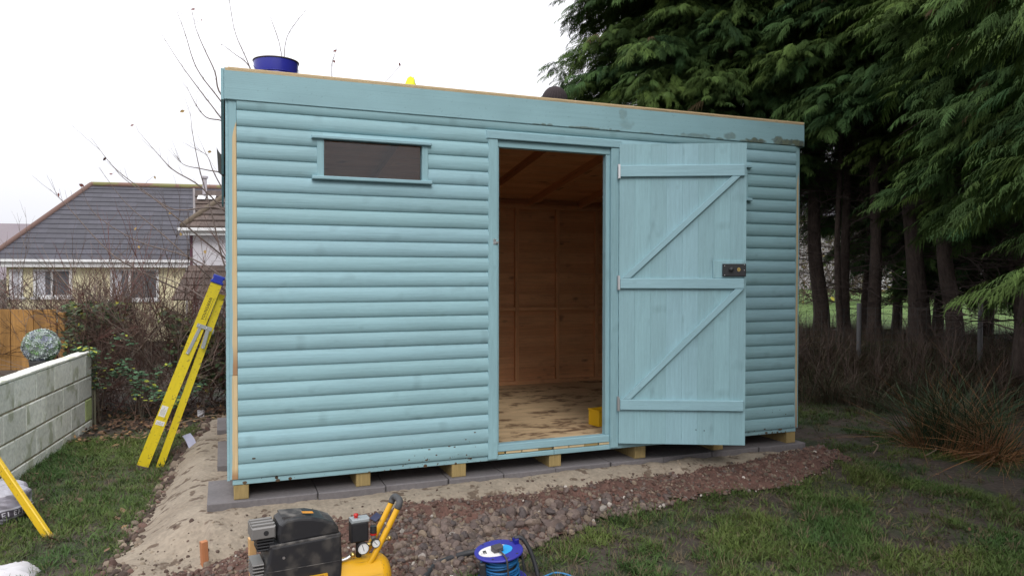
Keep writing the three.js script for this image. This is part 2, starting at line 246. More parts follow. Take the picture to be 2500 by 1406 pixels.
{
  const r = rng(77), geos = [bladeGeo(14, 0.042, 0.034, 0.0016, 1, 0.9), bladeGeo(12, 0.055, 0.03, 0.0018, 2, 0.8), bladeGeo(16, 0.034, 0.04, 0.0016, 3, 1.1), bladeGeo(9, 0.085, 0.02, 0.0019, 4, 0.7)], lists = geos.map(() => []);
  const inLawn = (x, z) => shedDist(x, z) > 0.02 && rubbleAt(x, z) < 0.0 && sandAt(x, z) < -0.02;
  const sow = (x0, x1, z0, z1, n) => { for (let i = 0; i < n; i++) {
    const x = lerp(x0, x1, r()), z = lerp(z0, z1, r()); if (!inLawn(x, z)) continue;
    const m = mudAt(x, z), cl = fbm(x * 3, z * 3, 57, 3); if (r() < m * 0.9 || r() > 0.35 + cl * 1.1) continue;
    if (x < 0.6 && z < -3.2) continue;
    const tall = smooth(0.5, 0.7, fbm(x * 2 + 5, z * 2, 58, 3)) * (x > 1.2 ? 1 : 0.35), v = r() < 0.1 + 0.5 * tall ? (r() < 0.4 * tall ? 3 : 1) : r() < 0.5 ? 0 : 2;
    dummy.position.set(x, groundY(x, z) - 0.004, z); dummy.rotation.set((r() - 0.5) * 0.9, r() * 6.28, (r() - 0.5) * 0.9); { const k = 0.65 + 0.6 * r(); dummy.scale.set(k, k * (0.6 + 0.5 * r()), k); } dummy.updateMatrix();
    const t = fbm(x * 2.2, z * 2.2, 59, 3), dry = r() < 0.1 + 0.3 * m ? 1 : 0, k = 0.75 + 0.5 * r();
    const c = dry ? [0.125, 0.095, 0.05] : mix3([0.04, 0.09, 0.014], [0.1, 0.135, 0.024], clamp((t - 0.3) * 2.2));
    lists[v].push({ m: dummy.matrix.clone(), c: col(...mul3(c, k)) });
  } };
  sow(-2.3, 0.1, -4.6, 1.2, 21000); sow(0.9, 4.9, -0.2, 2.6, 36000); sow(4.4, 9.5, -4.5, 2.6, 32000); sow(9, 17, -14, 0, 9000); sow(3.9, 9, -13, -4, 6000);
  const gm = mat({ color: [1, 1, 1], roughness: 0.75, side: THREE.DoubleSide });
  const lawn = new THREE.Group(); lawn.name = 'lawn_grass'; lawn.userData = { kind: 'stuff', label: 'short trodden lawn grass with worn muddy patches', category: 'grass' }; scene.add(lawn);
  lists.forEach((l, i) => instanced('tufts', geos[i], gm, l, lawn, 'stuff'));
  const lf = new THREE.Group(); lf.name = 'fallen_leaves'; lf.userData = { kind: 'stuff', label: 'brown fallen leaves scattered over the lawn and under the hedge', category: 'leaves' }; scene.add(lf);
  const leaf = new THREE.BufferGeometry(); leaf.setAttribute('position', new THREE.Float32BufferAttribute([-1, 0, 0, -0.3, 0.18, 0.5, -0.3, 0.14, -0.5, 0.5, 0.1, 0.4, 0.5, 0.2, -0.4, 1.1, 0.3, 0], 3)); leaf.setIndex([0, 1, 2, 2, 1, 3, 2, 3, 4, 4, 3, 5]); leaf.computeVertexNormals();
  const L = []; for (let i = 0; i < 2600; i++) { const hedge = r() < 0.72, x = hedge ? lerp(-1.6, 0.6, r()) : r() < 0.6 ? lerp(-1.5, -0.4, r()) : lerp(1.5, 7, r()), z = hedge ? lerp(-5.2, -3.0, r()) : lerp(-3.2, 1.6, r()); if (!inLawn(x, z) || (!hedge && r() < 0.86)) continue;
    dummy.position.set(x, groundY(x, z) + 0.008 + r() * 0.02, z); dummy.rotation.set(r() - 0.5, r() * 6, r() - 0.5); dummy.scale.setScalar(0.014 + 0.02 * r()); dummy.updateMatrix(); L.push({ m: dummy.matrix.clone(), c: col(...mul3(r() < 0.2 ? [0.26, 0.15, 0.06] : [0.13, 0.07, 0.04], 0.5 + r())) }); }
  instanced('leaves', leaf, gm, L, lf, 'stuff');
}

// ------------------------------------------------------------------ the slabs under the shed
{
  const slabT = tex(256, 256, (u, v) => mul3(mix3([0.125, 0.115, 0.117], [0.18, 0.165, 0.168], fbm(u * 4, v * 4, 101, 4, 4)), 0.85 + 0.3 * fbm(u * 60, v * 60, 102, 2, 60)), { tile: 0.8 });
  const m = mat({ map: slabT, roughness: 0.85, bumpMap: sandB, bumpScale: 0.002 });
  const g = new THREE.Group(); g.name = 'slab_base'; g.userData = { kind: 'structure' }; scene.add(g);
  const at = (x0, x1, z0, z1) => part(numbered('slab'), wbox(x0, x1, -0.15, -0.0905, z0, z1, 0.005), m, g);
  const xs = [-0.1434, 0.497, 0.92, 1.341, 1.73, 2.119, 2.56, 3.0, 3.44, 3.88, 4.3445];
  for (let i = 0; i < xs.length - 1; i++) at(xs[i] + 0.003, xs[i + 1] - 0.003, -0.5, 0.032 + 0.009 * Math.sin(i * 2.3));
  at(-0.09, 0.45, -1.73, -0.9); at(-0.1, 0.45, -2.8, -2.2); at(3.85, 4.36, -1.75, -1.15); at(3.85, 4.36, -2.8, -2.2); at(1.8, 2.4, -2.2, -1.6);
}

// ------------------------------------------------------------------ the shed
const W = 4.27, DEP = 2.65, Y0 = 0.026, P = 0.0962, SLOPE = 0.145;
const roofY = (z) => 2.466 + SLOPE * (z - 0.03); // underside of the roof boards
const shed = thing('garden_shed', 'blue-green painted timber shed with log-lap boards and an open door', 'shed');
const PROFILE = [[0, 0.006], [0.001, 0.0105], [0.004, 0.0145], [0.01, 0.0182], [0.019, 0.0214], [0.03, 0.0234], [0.042, 0.0241], [0.055, 0.0234], [0.068, 0.0212], [0.08, 0.0176], [0.089, 0.0136], [0.0962, 0.0095]];
function boardProfile(a, b) { // log-lap face between heights a and b above the board's own foot, closed at the back
  const zAt = (t) => { for (let i = 1; i < PROFILE.length; i++) if (t <= PROFILE[i][0] + 1e-9) { const [p, q] = PROFILE[i - 1], [s, w] = PROFILE[i]; return lerp(q, w, (t - p) / (s - p)); } return 0.0095; };
  const pts = [[0, a], [zAt(a), a]]; for (const [t, z] of PROFILE) if (t > a + 1e-6 && t < b - 1e-6) pts.push([z, t]);
  pts.push([zAt(b), b]); if (b > 0.096) pts.push([0.0058, b + 0.001], [0.0045, b + 0.008], [0.002, b + 0.008], [0.002, b], [0, b]); else pts.push([0, b]);
  return pts;
}
function smoothFace(g) { // soft normals round the curve of a board, hard at its ends
  const p = g.attributes.position, n = g.attributes.normal, m = new Map(), key = (i) => p.getX(i).toFixed(4) + p.getY(i).toFixed(4) + p.getZ(i).toFixed(4);
  for (let i = 0; i < p.count; i++) { const v = V().fromBufferAttribute(n, i); if (Math.abs(v.x) > 0.5 || v.z < 0.15) continue; const k = key(i); m.has(k) ? m.get(k).add(v) : m.set(k, v.clone()); }
  for (let i = 0; i < p.count; i++) { const v = V().fromBufferAttribute(n, i); if (Math.abs(v.x) > 0.5 || v.z < 0.15) continue; const q = m.get(key(i)).clone().normalize(); n.setXYZ(i, q.x, q.y, q.z); }
  return g;
}
const rb = rng(31);
function boards(parent, len, openings, xa, xb, top, place) {
  for (let k = 0; Y0 + k * P < top; k++) {
    const y0 = Y0 + k * P + 0.004, lo = k === 0 ? 0.008 : 0, [ra, rb_] = typeof xa === 'function' ? xa(y0 + P) : [xa, xb], cuts = rb_ - ra > 0.02 ? [[ra, rb_, lo, Math.min(P, top - y0)]] : [];
    for (const [ox0, ox1, oy0, oy1] of openings) { for (let i = cuts.length - 1; i >= 0; i--) { const [a, b, c, d] = cuts[i], e = oy0 - y0, f = oy1 - y0; if (ox1 <= a || ox0 >= b || f <= c || e >= d) continue; cuts.splice(i, 1);
      if (ox0 > a) cuts.push([a, ox0, c, d]); if (ox1 < b) cuts.push([ox1, b, c, d]); const s0 = Math.max(a, ox0), s1 = Math.min(b, ox1); if (e > c + 0.004) cuts.push([s0, s1, c, e]); if (f < d - 0.004) cuts.push([s0, s1, f, d]); } }
    for (const [a, b, c, d] of cuts) { if (d - c < 0.004) continue; const g = smoothFace(prismX(boardProfile(c, d), a, b)); shiftUV(g, rb() * 5, rb() * 5); const o = part('board', g, paintMats[Math.floor(rb() * 5)], parent); o.position.y = y0; if (place) place(o); o.position.z += place ? 0 : (rb() - 0.5) * 0.0012; }
  }
}
const DOOR = [1.69, 2.56, 0.0, 2.175], WIN = [0.535, 1.17, 1.868, 2.1], WIN2 = [3.1, 3.73, 1.862, 2.1];
const front = sub('front_wall', shed);
boards(front, W, [[1.63, 2.622, -1, 2.19], WIN, WIN2], 0.034, W - 0.03, 2.4);
const sideL = sub('side_wall', shed), sideR = sub('side_wall', shed);
const zRoof = (y) => 0.03 + (y - 2.466) / SLOPE; // where the roof comes down to a height
boards(sideL, DEP, [], (y) => [Math.max(0.004, DEP + zRoof(y)), DEP], 0, 2.4, (o) => { o.rotation.y = -Math.PI / 2; o.position.set(0.0, o.position.y, 0 - DEP); });
boards(sideR, DEP, [], (y) => [0.004, Math.min(DEP, -zRoof(y))], 0, 2.4, (o) => { o.rotation.y = Math.PI / 2; o.position.set(W, o.position.y, 0); });
// framing inside the walls: studs and plates, back wall of flat boards
const frameW = sub('wall_frame', shed);
const stud = (x0, x1, y0, y1, z0, z1, m = pineB, p = frameW, v = true) => part(v ? 'stud' : 'rail', v ? swapUV(wbox(x0, x1, y0, y1, z0, z1)) : wbox(x0, x1, y0, y1, z0, z1), m, p);
for (const x of [0.05, 0.5, 1.18, 1.646, 2.572, 3.05, 3.74, 4.19]) stud(x, x + 0.04, 0.1, 2.36, -0.05, -0.002);
stud(0.02, 1.6, 0.035, 0.075, -0.05, -0.002, pineB, frameW, false); stud(2.65, 4.25, 0.035, 0.075, -0.05, -0.002, pineB, frameW, false);
for (const s of [0, 1]) { const x = s ? W - 0.046 : 0.004; for (let i = 0; i < 5; i++) { const z = -0.15 - i * 0.58; stud(x, x + 0.042, 0.09, roofY(z) - 0.06, z - 0.042, z); } stud(x + 0.002, x + 0.04, 2.0, 2.04, -DEP + 0.07, -0.06, pineB, frameW, false); }
const back = sub('back_wall', shed);
for (let k = 0; k < 19; k++) { const y0 = 0.05 + k * 0.112; const g = wbox(0.01, W - 0.01, y0, Math.min(y0 + 0.1118, roofY(-DEP) - 0.005), -DEP - 0.016, -DEP, 0.0012); shiftUV(g, rb() * 4, rb() * 4); part('board', g, k % 2 ? pine : pineB, back); }
for (const x of [0.05, 0.75, 1.45, 2.15, 2.86, 3.34, 3.82, 4.2]) stud(x, x + 0.042, 0.1, roofY(-DEP) - 0.06, -DEP + 0.001, -DEP + 0.045, pineB, back);
stud(0.02, W - 0.02, 0.092, 0.132, -DEP + 0.002, -DEP + 0.046, pineB, back, false); stud(0.02, W - 0.02, 0.88, 0.92, -DEP + 0.0015, -DEP + 0.04, pineB, back, false); stud(0.02, W - 0.02, roofY(-DEP) - 0.1, roofY(-DEP) - 0.055, -DEP + 0.002, -DEP + 0.047, pineB, back, false);
// floor with trodden mud
{
  const fT = tex(1024, 512, (u, v) => { const x = u * 8, y = v * 5, g = fbm(u * 14, v * 120, 111, 3), n = fbm(x * 2.6, y * 4.6, 113, 5), n2 = fbm(x * 11, y * 16, 114, 4); let o = mul3([0.6, 0.43, 0.25], 0.8 + 0.4 * g);
    o = mix3(o, [0.3, 0.2, 0.11], smooth(0.35, 0.7, n) * 0.45); o = mix3(o, [0.12, 0.06, 0.028], smooth(0.5, 0.66, 0.55 * n + 0.45 * n2) * 0.85); return o; });
  const g = wbox(0.01, W - 0.01, 0.072, 0.092, -DEP + 0.002, -0.052, 0.002); { const p = g.attributes.position, u = g.attributes.uv; for (let i = 0; i < p.count; i++) u.setXY(i, p.getX(i) / 4.3, -p.getZ(i) / 2.7); }
  part('floor', g, mat({ map: fT, roughness: 0.8 }), shed);
  for (let i = 0; i < 6; i++) { const x = 0.06 + i * 0.82; part('joist', wbox(x, x + 0.045, 0.001, 0.07, -DEP, -0.03), treated, shed); }
}
// roof: boards, rafters, fascia, barges
const roof = sub('roof', shed);
function sloped(x0, x1, t0, t1, z0, z1) { const g = wbox(x0, x1, 0, 1, z0, z1, 0.002), p = g.attributes.position; for (let i = 0; i < p.count; i++) { const z = p.getZ(i); p.setY(i, roofY(z) + lerp(t0, t1, p.getY(i))); } g.computeVertexNormals(); return g; }
for (let i = 0; i < 24; i++) { const z1 = 0.032 - i * 0.1155; part('roof_board', shiftUV(sloped(-0.03, W + 0.04, 0, 0.016, z1 - 0.114, z1), rb() * 3, rb() * 3), i === 0 ? bare : i % 2 ? pine : pineB, roof); }
part('roofing_felt', sloped(-0.035, W + 0.045, 0.018, 0.022, -2.74, -0.02), mat({ color: [0.05, 0.05, 0.052], roughness: 0.9, bumpMap: soilB, bumpScale: 0.002 }), roof);
for (const x of [0.03, 0.62, 1.22, 1.82, 2.42, 3.02, 3.62, 4.2]) part('rafter', sloped(x, x + 0.045, -0.078, -0.001, -2.72, 0.0), pine, roof);
{
  const F0 = -0.034, F1 = 4.313, fh = 0.185, s = rng(3), blobs = [];
  const stain = (x, y, rx, ry, k) => blobs.push([x, y, rx, ry, k]);
  for (let i = 0; i < 34; i++) { const x = 1.9 + 2.4 * Math.pow(s(), 0.7); stain(x, 0.001 + 0.006 * s() * s(), 0.01 + 0.03 * s(), 0.003 + 0.008 * s(), 0.4 + 0.4 * s()); }
  stain(3.86, 0.01, 0.09, 0.022, 0.9); stain(4.08, 0.03, 0.05, 0.03, 0.8); stain(4.17, 0.018, 0.08, 0.03, 0.9); stain(4.28, 0.02, 0.06, 0.03, 0.95); stain(3.62, 0.03, 0.06, 0.03, 0.5); stain(2.68, 0.12, 0.03, 0.045, 0.3); stain(2.7, 0.05, 0.06, 0.04, 0.22); stain(3.3, 0.01, 0.12, 0.02, 0.45); stain(2.4, 0.004, 0.12, 0.008, 0.7);
  const t = tex(2048, 128, (u, v) => {
    const x = u * (F1 - F0), y = v * fh; let o = mul3(PAINT, 1 + 0.1 * (fbm(x * 2, y * 60, 121, 4) - 0.5) + 0.16 * (fbm(x * 5, y * 6, 122, 4) - 0.5)), w = 0; const n = fbm(x * 26, y * 30, 123, 4), n2 = fbm(x * 70, y * 80, 124, 3);
    for (const [bx, by, rx, ry, k] of blobs) { const d = ((x - bx) / rx) ** 2 + ((y - by) / ry) ** 2; if (d < 3) w = Math.max(w, k * smooth(1.5, 0.35, d + (n - 0.5) * 2.6)); }
    o = mix3(o, mix3([0.115, 0.11, 0.045], [0.055, 0.05, 0.025], smooth(0.35, 0.65, n2)), w * 0.9); if (n2 > 0.8) o = mul3(o, 0.85); return o;
  });
  const g = wbox(F0, F1, 2.297, 2.482, 0.012, 0.032, 0.003), p = g.attributes.position, u = g.attributes.uv; for (let i = 0; i < p.count; i++) u.setXY(i, (p.getX(i) - F0) / (F1 - F0), clamp((p.getY(i) - 2.297) / 0.185, 0.002, 0.998));
  t.wrapS = t.wrapT = THREE.ClampToEdgeWrapping; const o = part('fascia', g, mat({ map: t, roughness: 0.58, bumpMap: grainBump, bumpScale: 0.001 }), roof); o.userData.label = 'wide front fascia board with muddy moss stains along its lower edge';
  part('fascia_edge', wbox(F0 + 0.02, F1, 2.4825, 2.4885, 0.006, 0.03, 0.001), bare, roof);
  for (const s2 of [0, 1]) { const x = s2 ? W + 0.0435 : -0.052; part('barge_board', sloped(x, x + 0.0175, -0.165, 0.018, -2.74, 0.0105), paint, roof); part('soffit', sloped(s2 ? W + 0.022 : -0.036, s2 ? W + 0.04 : -0.024, -0.08, -0.004, -2.72, 0.0), pine, roof); }
  { const s2 = new THREE.Shape(); s2.moveTo(-0.087, 2.275); s2.quadraticCurveTo(-0.062, 2.212, -0.023, 2.2); s2.lineTo(-0.023, 2.03); s2.lineTo(-0.076, 2.075); s2.closePath(); const fg = boxUV(new THREE.ExtrudeGeometry(s2, { depth: 0.006, bevelEnabled: false, curveSegments: 10 }).translate(0, 0, -1.62)), fp = fg.attributes.position; for (let i = 0; i < fp.count; i++) fp.setZ(i, fp.getZ(i) + 4 * (fp.getX(i) + 0.055) ** 2); fg.computeVertexNormals(); const f = part('felt_flap', fg, mat({ color: [0.06, 0.057, 0.052], roughness: 0.9, side: THREE.DoubleSide }), roof); f.userData.label = 'dark grey felt flap curling out past the side wall'; }
}
// corner strips: bare wood with paint brushed over part of it
{
  const st = (seed, edge, top = 1) => { const t = tex(64, 1024, (u, v) => { const e = edge + 0.14 * (fbm(v * 14, 0.5, seed, 3) - 0.5) + 0.2 * (fbm(v * 3, 2, seed + 1, 2) - 0.5) + top * smooth(0.82, 0.95, v), g = fbm(u * 20, v * 6, seed + 2, 3); return u < e ? mul3(PAINT, 0.92 + 0.15 * g) : mix3(mul3([0.6, 0.45, 0.25], 0.8 + 0.4 * g), [0.3, 0.14, 0.06], smooth(0.12, 0.02, v) * 0.8); }); t.wrapS = t.wrapT = THREE.ClampToEdgeWrapping; return mat({ map: t, roughness: 0.7 }); };
  const strip = (x0, x1, z0, z1, y0, y1, m) => { const g = wbox(x0, x1, y0, y1, z0, z1, 0.002), p = g.attributes.position, u = g.attributes.uv; for (let i = 0; i < p.count; i++) u.setXY(i, clamp((p.getX(i) - x0) / (x1 - x0), 0.01, 0.99), clamp((p.getY(i) - y0) / (y1 - y0), 0.002, 0.998)); const o = part('corner_strip', g, m, shed); o.userData.label = 'pale bare timber corner strip with smeared paint'; };
  strip(-0.012, 0.033, -0.012, 0.014, 0.036, 0.66, st(131, 0.28, 0)); strip(-0.012, 0.033, -0.012, 0.0155, 0.661, 2.36, st(133, 0.4)); strip(W - 0.029, W + 0.004, -0.012, 0.013, 0.036, 2.36, st(135, 0.42));
  part('corner_strip', wbox(-0.028, -0.0125, 0.03, 2.3, -0.03, 0.01, 0.002), paint, shed); part('corner_strip', wbox(W + 0.0045, W + 0.02, 0.03, 2.3, -0.03, 0.006, 0.002), paint, shed);
}
// bottom rail in two lengths, with the ends of the floor boards showing under the sill
part('bottom_rail', wbox(0.002, 2.118, 0.0, 0.033, -0.03, 0.0052), paint, shed); part('bottom_rail', wbox(2.121, W, 0.0, 0.034, -0.03, 0.005), paintMats[1], shed);
for (let i = 0; i < 8; i++) part('floor_board_end', wbox(1.64 + i * 0.12, 1.748 + i * 0.12 + 0.006 * (i % 3), 0.036, 0.053, -0.03, 0.002 - 0.002 * (i % 2)), i % 3 ? bare : treated, shed);
// door frame
const dfr = sub('door_frame', shed);
part('jamb', swapUV(wbox(1.622, 1.69, 0.012, 2.178, -0.05, 0.0245, 0.003)), paint, dfr); part('jamb', swapUV(wbox(2.56, 2.6225, 0.012, 2.178, -0.05, 0.0235, 0.003)), paintMats[1], dfr);
part('header', wbox(1.606, 2.636, 2.1785, 2.232, -0.03, 0.032, 0.004), paintMats[2], dfr); part('door_stop', wbox(1.691, 2.559, 2.13, 2.177, -0.05, 0.004, 0.003), paint, dfr);
part('door_stop', swapUV(wbox(1.6905, 1.706, 0.1055, 2.129, -0.05, 0.0, 0.003)), paint, dfr); part('door_stop', swapUV(wbox(2.528, 2.5595, 0.1055, 2.129, -0.05, 0.0, 0.003)), paintMats[1], dfr);
{ const t = part('threshold', wbox(1.691, 2.559, 0.0545, 0.105, -0.06, 0.006, 0.004), paintMats[2], dfr); t.userData.label = 'scuffed painted door sill'; part('keep_plate', wbox(1.655, 1.675, 1.468, 1.506, 0.0235, 0.0275, 0.001), steel, dfr); part('keep_plate', wbox(1.667, 1.692, 1.474, 1.488, 0.026, 0.036, 0.001), steel, dfr); }
// mud thrown up on the lowest boards, the rail and the foot of the door frame
{
  const r = rng(65), g = new THREE.SphereGeometry(1, 8, 6), L = [], zAt = (y) => { const t = (((y - Y0 - 0.004) % P) + P) % P; for (let i = 1; i < PROFILE.length; i++) if (t <= PROFILE[i][0]) return lerp(PROFILE[i - 1][1], PROFILE[i][1], (t - PROFILE[i - 1][0]) / (PROFILE[i][0] - PROFILE[i - 1][0])); return 0.0095; };
  for (let i = 0; i < 150; i++) { const c = r(), x = c < 0.35 ? lerp(0.95, 1.6, r()) : c < 0.6 ? lerp(3.75, 4.2, r()) : lerp(0.06, 4.2, r()); if (x > 1.6 && x < 2.66) continue; const y = 0.004 + 0.2 * Math.pow(r(), 2.6), s = 0.0014 + 0.005 * Math.pow(r(), 3) * (y < 0.05 ? 2 : 1), z = y < 0.03 ? 0.0052 : zAt(y); L.push({ m: M(V(x, y, z - 0.0006), new THREE.Quaternion(), V(s * (0.8 + 1.4 * r()), s, 0.0016)), c: col(...mul3([0.09, 0.06, 0.035], 0.6 + 0.7 * r())) }); }
  instanced('mud_splashes', g, mat({ color: [1, 1, 1], roughness: 0.95 }), L, shed, 'stuff');
}
// windows
part('backing', wbox(0.0, W, 0.03, roofY(-DEP) - 0.003, -DEP - 0.03, -DEP - 0.0165), paint, back);
const glass = new THREE.MeshPhysicalMaterial({ color: col(0.9, 0.9, 0.9), specularIntensity: 0.9, roughness: 0.08, transmission: 1, thickness: 0, ior: 1.48 });
function window_(x0, x1, yb, yt) {
  const w = sub('window', shed);
  part('head', wbox(x0 - 0.07, x1 + 0.052, yt, yt + 0.021, -0.02, 0.05, 0.004), paintMats[2], w); part('sill', wbox(x0 - 0.068, x1 + 0.056, yb - 0.022, yb, -0.02, 0.054, 0.004), paintMats[2], w);
  for (const [a, b] of [[x0 - 0.036, x0 + 0.006], [x1 - 0.006, x1 + 0.034]]) part('jamb', swapUV(wbox(a, b, yb + 0.0005, yt - 0.0005, -0.03, 0.027, 0.003)), paint, w);
  part('pane', box(x0 + 0.004, x1 - 0.004, yb + 0.001, yt - 0.001, -0.008, -0.004, 0.0005), glass, w);
}
window_(0.535, 1.17, 1.872, 2.1); window_(3.1, 3.73, 1.861, 2.095);
// bearers under the floor
[[0.009, 0.094], [0.74, 0.831], [1.371, 1.471], [2.09, 2.182], [2.777, 2.868], [3.48, 3.572], [4.184, 4.272]].forEach(([a, b], i) => part('bearer', shiftUV(swapUV(wbox(a, b, -0.09, -0.001, -DEP, 0.0 - 0.012 * (i % 2), 0.004)), i * 0.3, i * 0.17), treated, shed));
// the door leaf, swung right round against the wall
{
  const d = sub('door', shed); d.position.set(2.6185, 0, 0.034); d.rotation.y = -25.2 * Math.PI / 180;
  const y0 = 0.045, y1 = 2.203, w = 0.9, n = 8;
  for (let i = 0; i < n; i++) { const a = (i * w) / n, b = ((i + 1) * w) / n; const g = swapUV(wbox(a + 0.0002, b - 0.0002, y0, y1, -0.014, 0, 0.0006)); shiftUV(g, rb() * 5, rb() * 5); part('plank', g, paintMats[Math.floor(rb() * 3)], d); }
  for (const [a, b, x0] of [[1.967, 2.049, 0.002], [1.166, 1.24, 0.006], [0.292, 0.368, 0.008]]) part('ledge', shiftUV(wbox(x0, 0.884, a, b, 0.0005, 0.024, 0.004), rb() * 5, rb()), paintMats[2], d);
  for (const [ax, ay, bx, by] of [[0.05, 1.2405, 0.825, 1.9665], [0.055, 0.3685, 0.852, 1.1655]]) { const L = Math.hypot(bx - ax, by - ay), s = new THREE.Shape([new THREE.Vector2(ax - 0.03, ay), new THREE.Vector2(ax + 0.03, ay), new THREE.Vector2(bx + 0.03, by), new THREE.Vector2(bx - 0.03, by)]);
    const g = new THREE.ExtrudeGeometry(s, { depth: 0.016, bevelEnabled: true, bevelSize: 0.0025, bevelThickness: 0.003, bevelSegments: 1, bevelOffset: -0.0025 }); g.translate(0, 0, 0.0035); const u = boxUV(g); const c = (bx - ax) / L, sn = (by - ay) / L, uv = u.attributes.uv; for (let i = 0; i < uv.count; i++) { const x = uv.getX(i), y = uv.getY(i); uv.setXY(i, x * c + y * sn, y * c - x * sn); } part('brace', u, paintMats[2], d); }
  const lb = part('lock_block', swapUV(wbox(0.665, 0.882, 1.2405, 1.368, 0.0006, 0.014, 0.003)), paint, d); lb.userData.label = 'painted backing block under the lock';
  const lp = part('lock_case', wbox(0.729, 0.893, 1.254, 1.344, 0.0142, 0.034, 0.004), black, d); lp.userData.label = 'black rim lock with knob and brass keyhole';
  const kn = part('knob', lathe([[0.0001, 0.022], [0.013, 0.021], [0.016, 0.014], [0.011, 0.006], [0.01, 0]], 20).rotateX(Math.PI / 2).translate(0.787, 1.303, 0.034), black, lp); part('keyhole', new THREE.CylinderGeometry(0.011, 0.012, 0.004, 20).rotateX(Math.PI / 2).scale(1, 1.25, 1).translate(0.841, 1.303, 0.0355), brass, lp); part('key_slot', new THREE.BoxGeometry(0.003, 0.013, 0.002).translate(0.841, 1.303, 0.0375), black, lp);
  for (const [x, y] of [[0.742, 1.332], [0.742, 1.266], [0.88, 1.3], [0.88, 1.34]]) part('screw', new THREE.CylinderGeometry(0.003, 0.003, 0.002, 10).rotateX(Math.PI / 2).translate(x, y - 0.002, 0.0348), steel, lp);
  for (const y of [2.007, 1.208, 0.335]) { const h = part('hinge', merge([new THREE.CylinderGeometry(0.006, 0.006, 0.105, 12).translate(-0.007, y, 0.006), new THREE.BoxGeometry(0.012, 0.1, 0.003).translate(-0.001, y, 0.0265)]), steel, d); }
  for (const [x, y] of [[0.553, 0.152], [0.611, 0.147]]) part('nail_hole', new THREE.CylinderGeometry(0.004, 0.004, 0.003, 10).rotateX(Math.PI / 2).translate(x, y, 0.0003), black, d);
}

// ------------------------------------------------------------------ things on the roof
{
  const blue = mat({ color: [0.03, 0.035, 0.33], roughness: 0.3 });
  const y = roofY(-0.55) + 0.022, t = thing('paint_bucket', 'round blue metal bucket standing on the shed roof', 'bucket', [0.297, y, -0.55]);
  part('body', lathe([[0.0001, 0], [0.128, 0], [0.132, 0.01], [0.14, 0.2], [0.137, 0.205], [0.137, 0.215], [0.141, 0.22], [0.1465, 0.295], [0.1435, 0.295], [0.137, 0.21], [0.128, 0.012], [0.0001, 0.01]], 48), blue, t);
  part('rim', new THREE.TorusGeometry(0.147, 0.005, 8, 48).rotateX(Math.PI / 2).translate(0, 0.296, 0), mat({ color: [0.12, 0.1, 0.09], roughness: 0.4, metalness: 0.5 }), t);
  part('ridge', new THREE.TorusGeometry(0.1405, 0.003, 8, 48).rotateX(Math.PI / 2).translate(0, 0.213, 0), blue, t);
  part('handle', tube(curve([[-0.147, 0.26, 0], [-0.13, 0.2, 0.1], [-0.06, 0.15, 0.16], [0.06, 0.15, 0.16], [0.13, 0.2, 0.1], [0.147, 0.26, 0]], 24), 0.0022, 6), steel, t);
}
{ // crumpled bright jacket
  const g = new THREE.SphereGeometry(1, 40, 24), p = g.attributes.position; for (let i = 0; i < p.count; i++) { const q = V().fromBufferAttribute(p, i), n = 0.75 + 0.5 * fbm(q.x * 2.4 + 3, q.z * 2.4 + q.y * 1.3, 141, 4); let y = Math.max(-0.05, q.y); p.setXYZ(i, q.x * 0.17 * n * (1.15 - 0.75 * y), y * (0.27 * n + 0.05 * (q.x < 0.2 ? 1 : 0)), q.z * 0.14 * n * (1.15 - 0.6 * y)); } g.computeVertexNormals();
  const o = single('yellow_jacket', g, mat({ color: [0.78, 0.8, 0.02], roughness: 0.65 }), 'bright yellow crumpled jacket heaped on the shed roof', 'jacket'); o.position.set(1.235, roofY(-0.5) - 0.012, -0.52); o.scale.set(0.8, 0.94, 0.8);
}
// a person bent down on hands and knees on the roof: only the crown of the cap clears the fascia
function sdfMesh(prims, lo, hi, cell, k) {
  const size = Math.max(hi.x - lo.x, hi.y - lo.y, hi.z - lo.z), res = Math.ceil(size / cell) + 4, mc = new MarchingCubes(res, new THREE.MeshStandardMaterial(), false, false, 90000), c = lo.clone().add(hi).multiplyScalar(0.5), half = size / 2 + 2 * cell;
  mc.isolation = 0; const q = V();
  for (let z = 0; z < res; z++) for (let y = 0; y < res; y++) for (let x = 0; x < res; x++) {
    q.set(c.x + ((x - res / 2) / (res / 2)) * half, c.y + ((y - res / 2) / (res / 2)) * half, c.z + ((z - res / 2) / (res / 2)) * half); let d = 1e3;
    for (const [a, b, ra, rb2] of prims) { const ab = b.clone().sub(a), t = clamp(q.clone().sub(a).dot(ab) / (ab.lengthSq() + 1e-9)), e = q.distanceTo(a.clone().addScaledVector(ab, t)) - lerp(ra, rb2, t), h = clamp(0.5 + (0.5 * (d - e)) / k); d = d > 100 ? e : lerp(d, e, h) - k * h * (1 - h); }
    mc.field[x + y * res + z * res * res] = -d;
  }
  mc.update(); const n = mc.count ?? mc.geometry.drawRange.count, g = new THREE.BufferGeometry(), P0 = new Float32Array(n * 3), N0 = new Float32Array(n * 3);
  for (let i = 0; i < n * 3; i++) { P0[i] = mc.positionArray[i] * half + [c.x, c.y, c.z][i % 3]; N0[i] = mc.normalArray[i]; }
  g.setAttribute('position', new THREE.BufferAttribute(P0, 3)); g.computeVertexNormals(); return g;
}
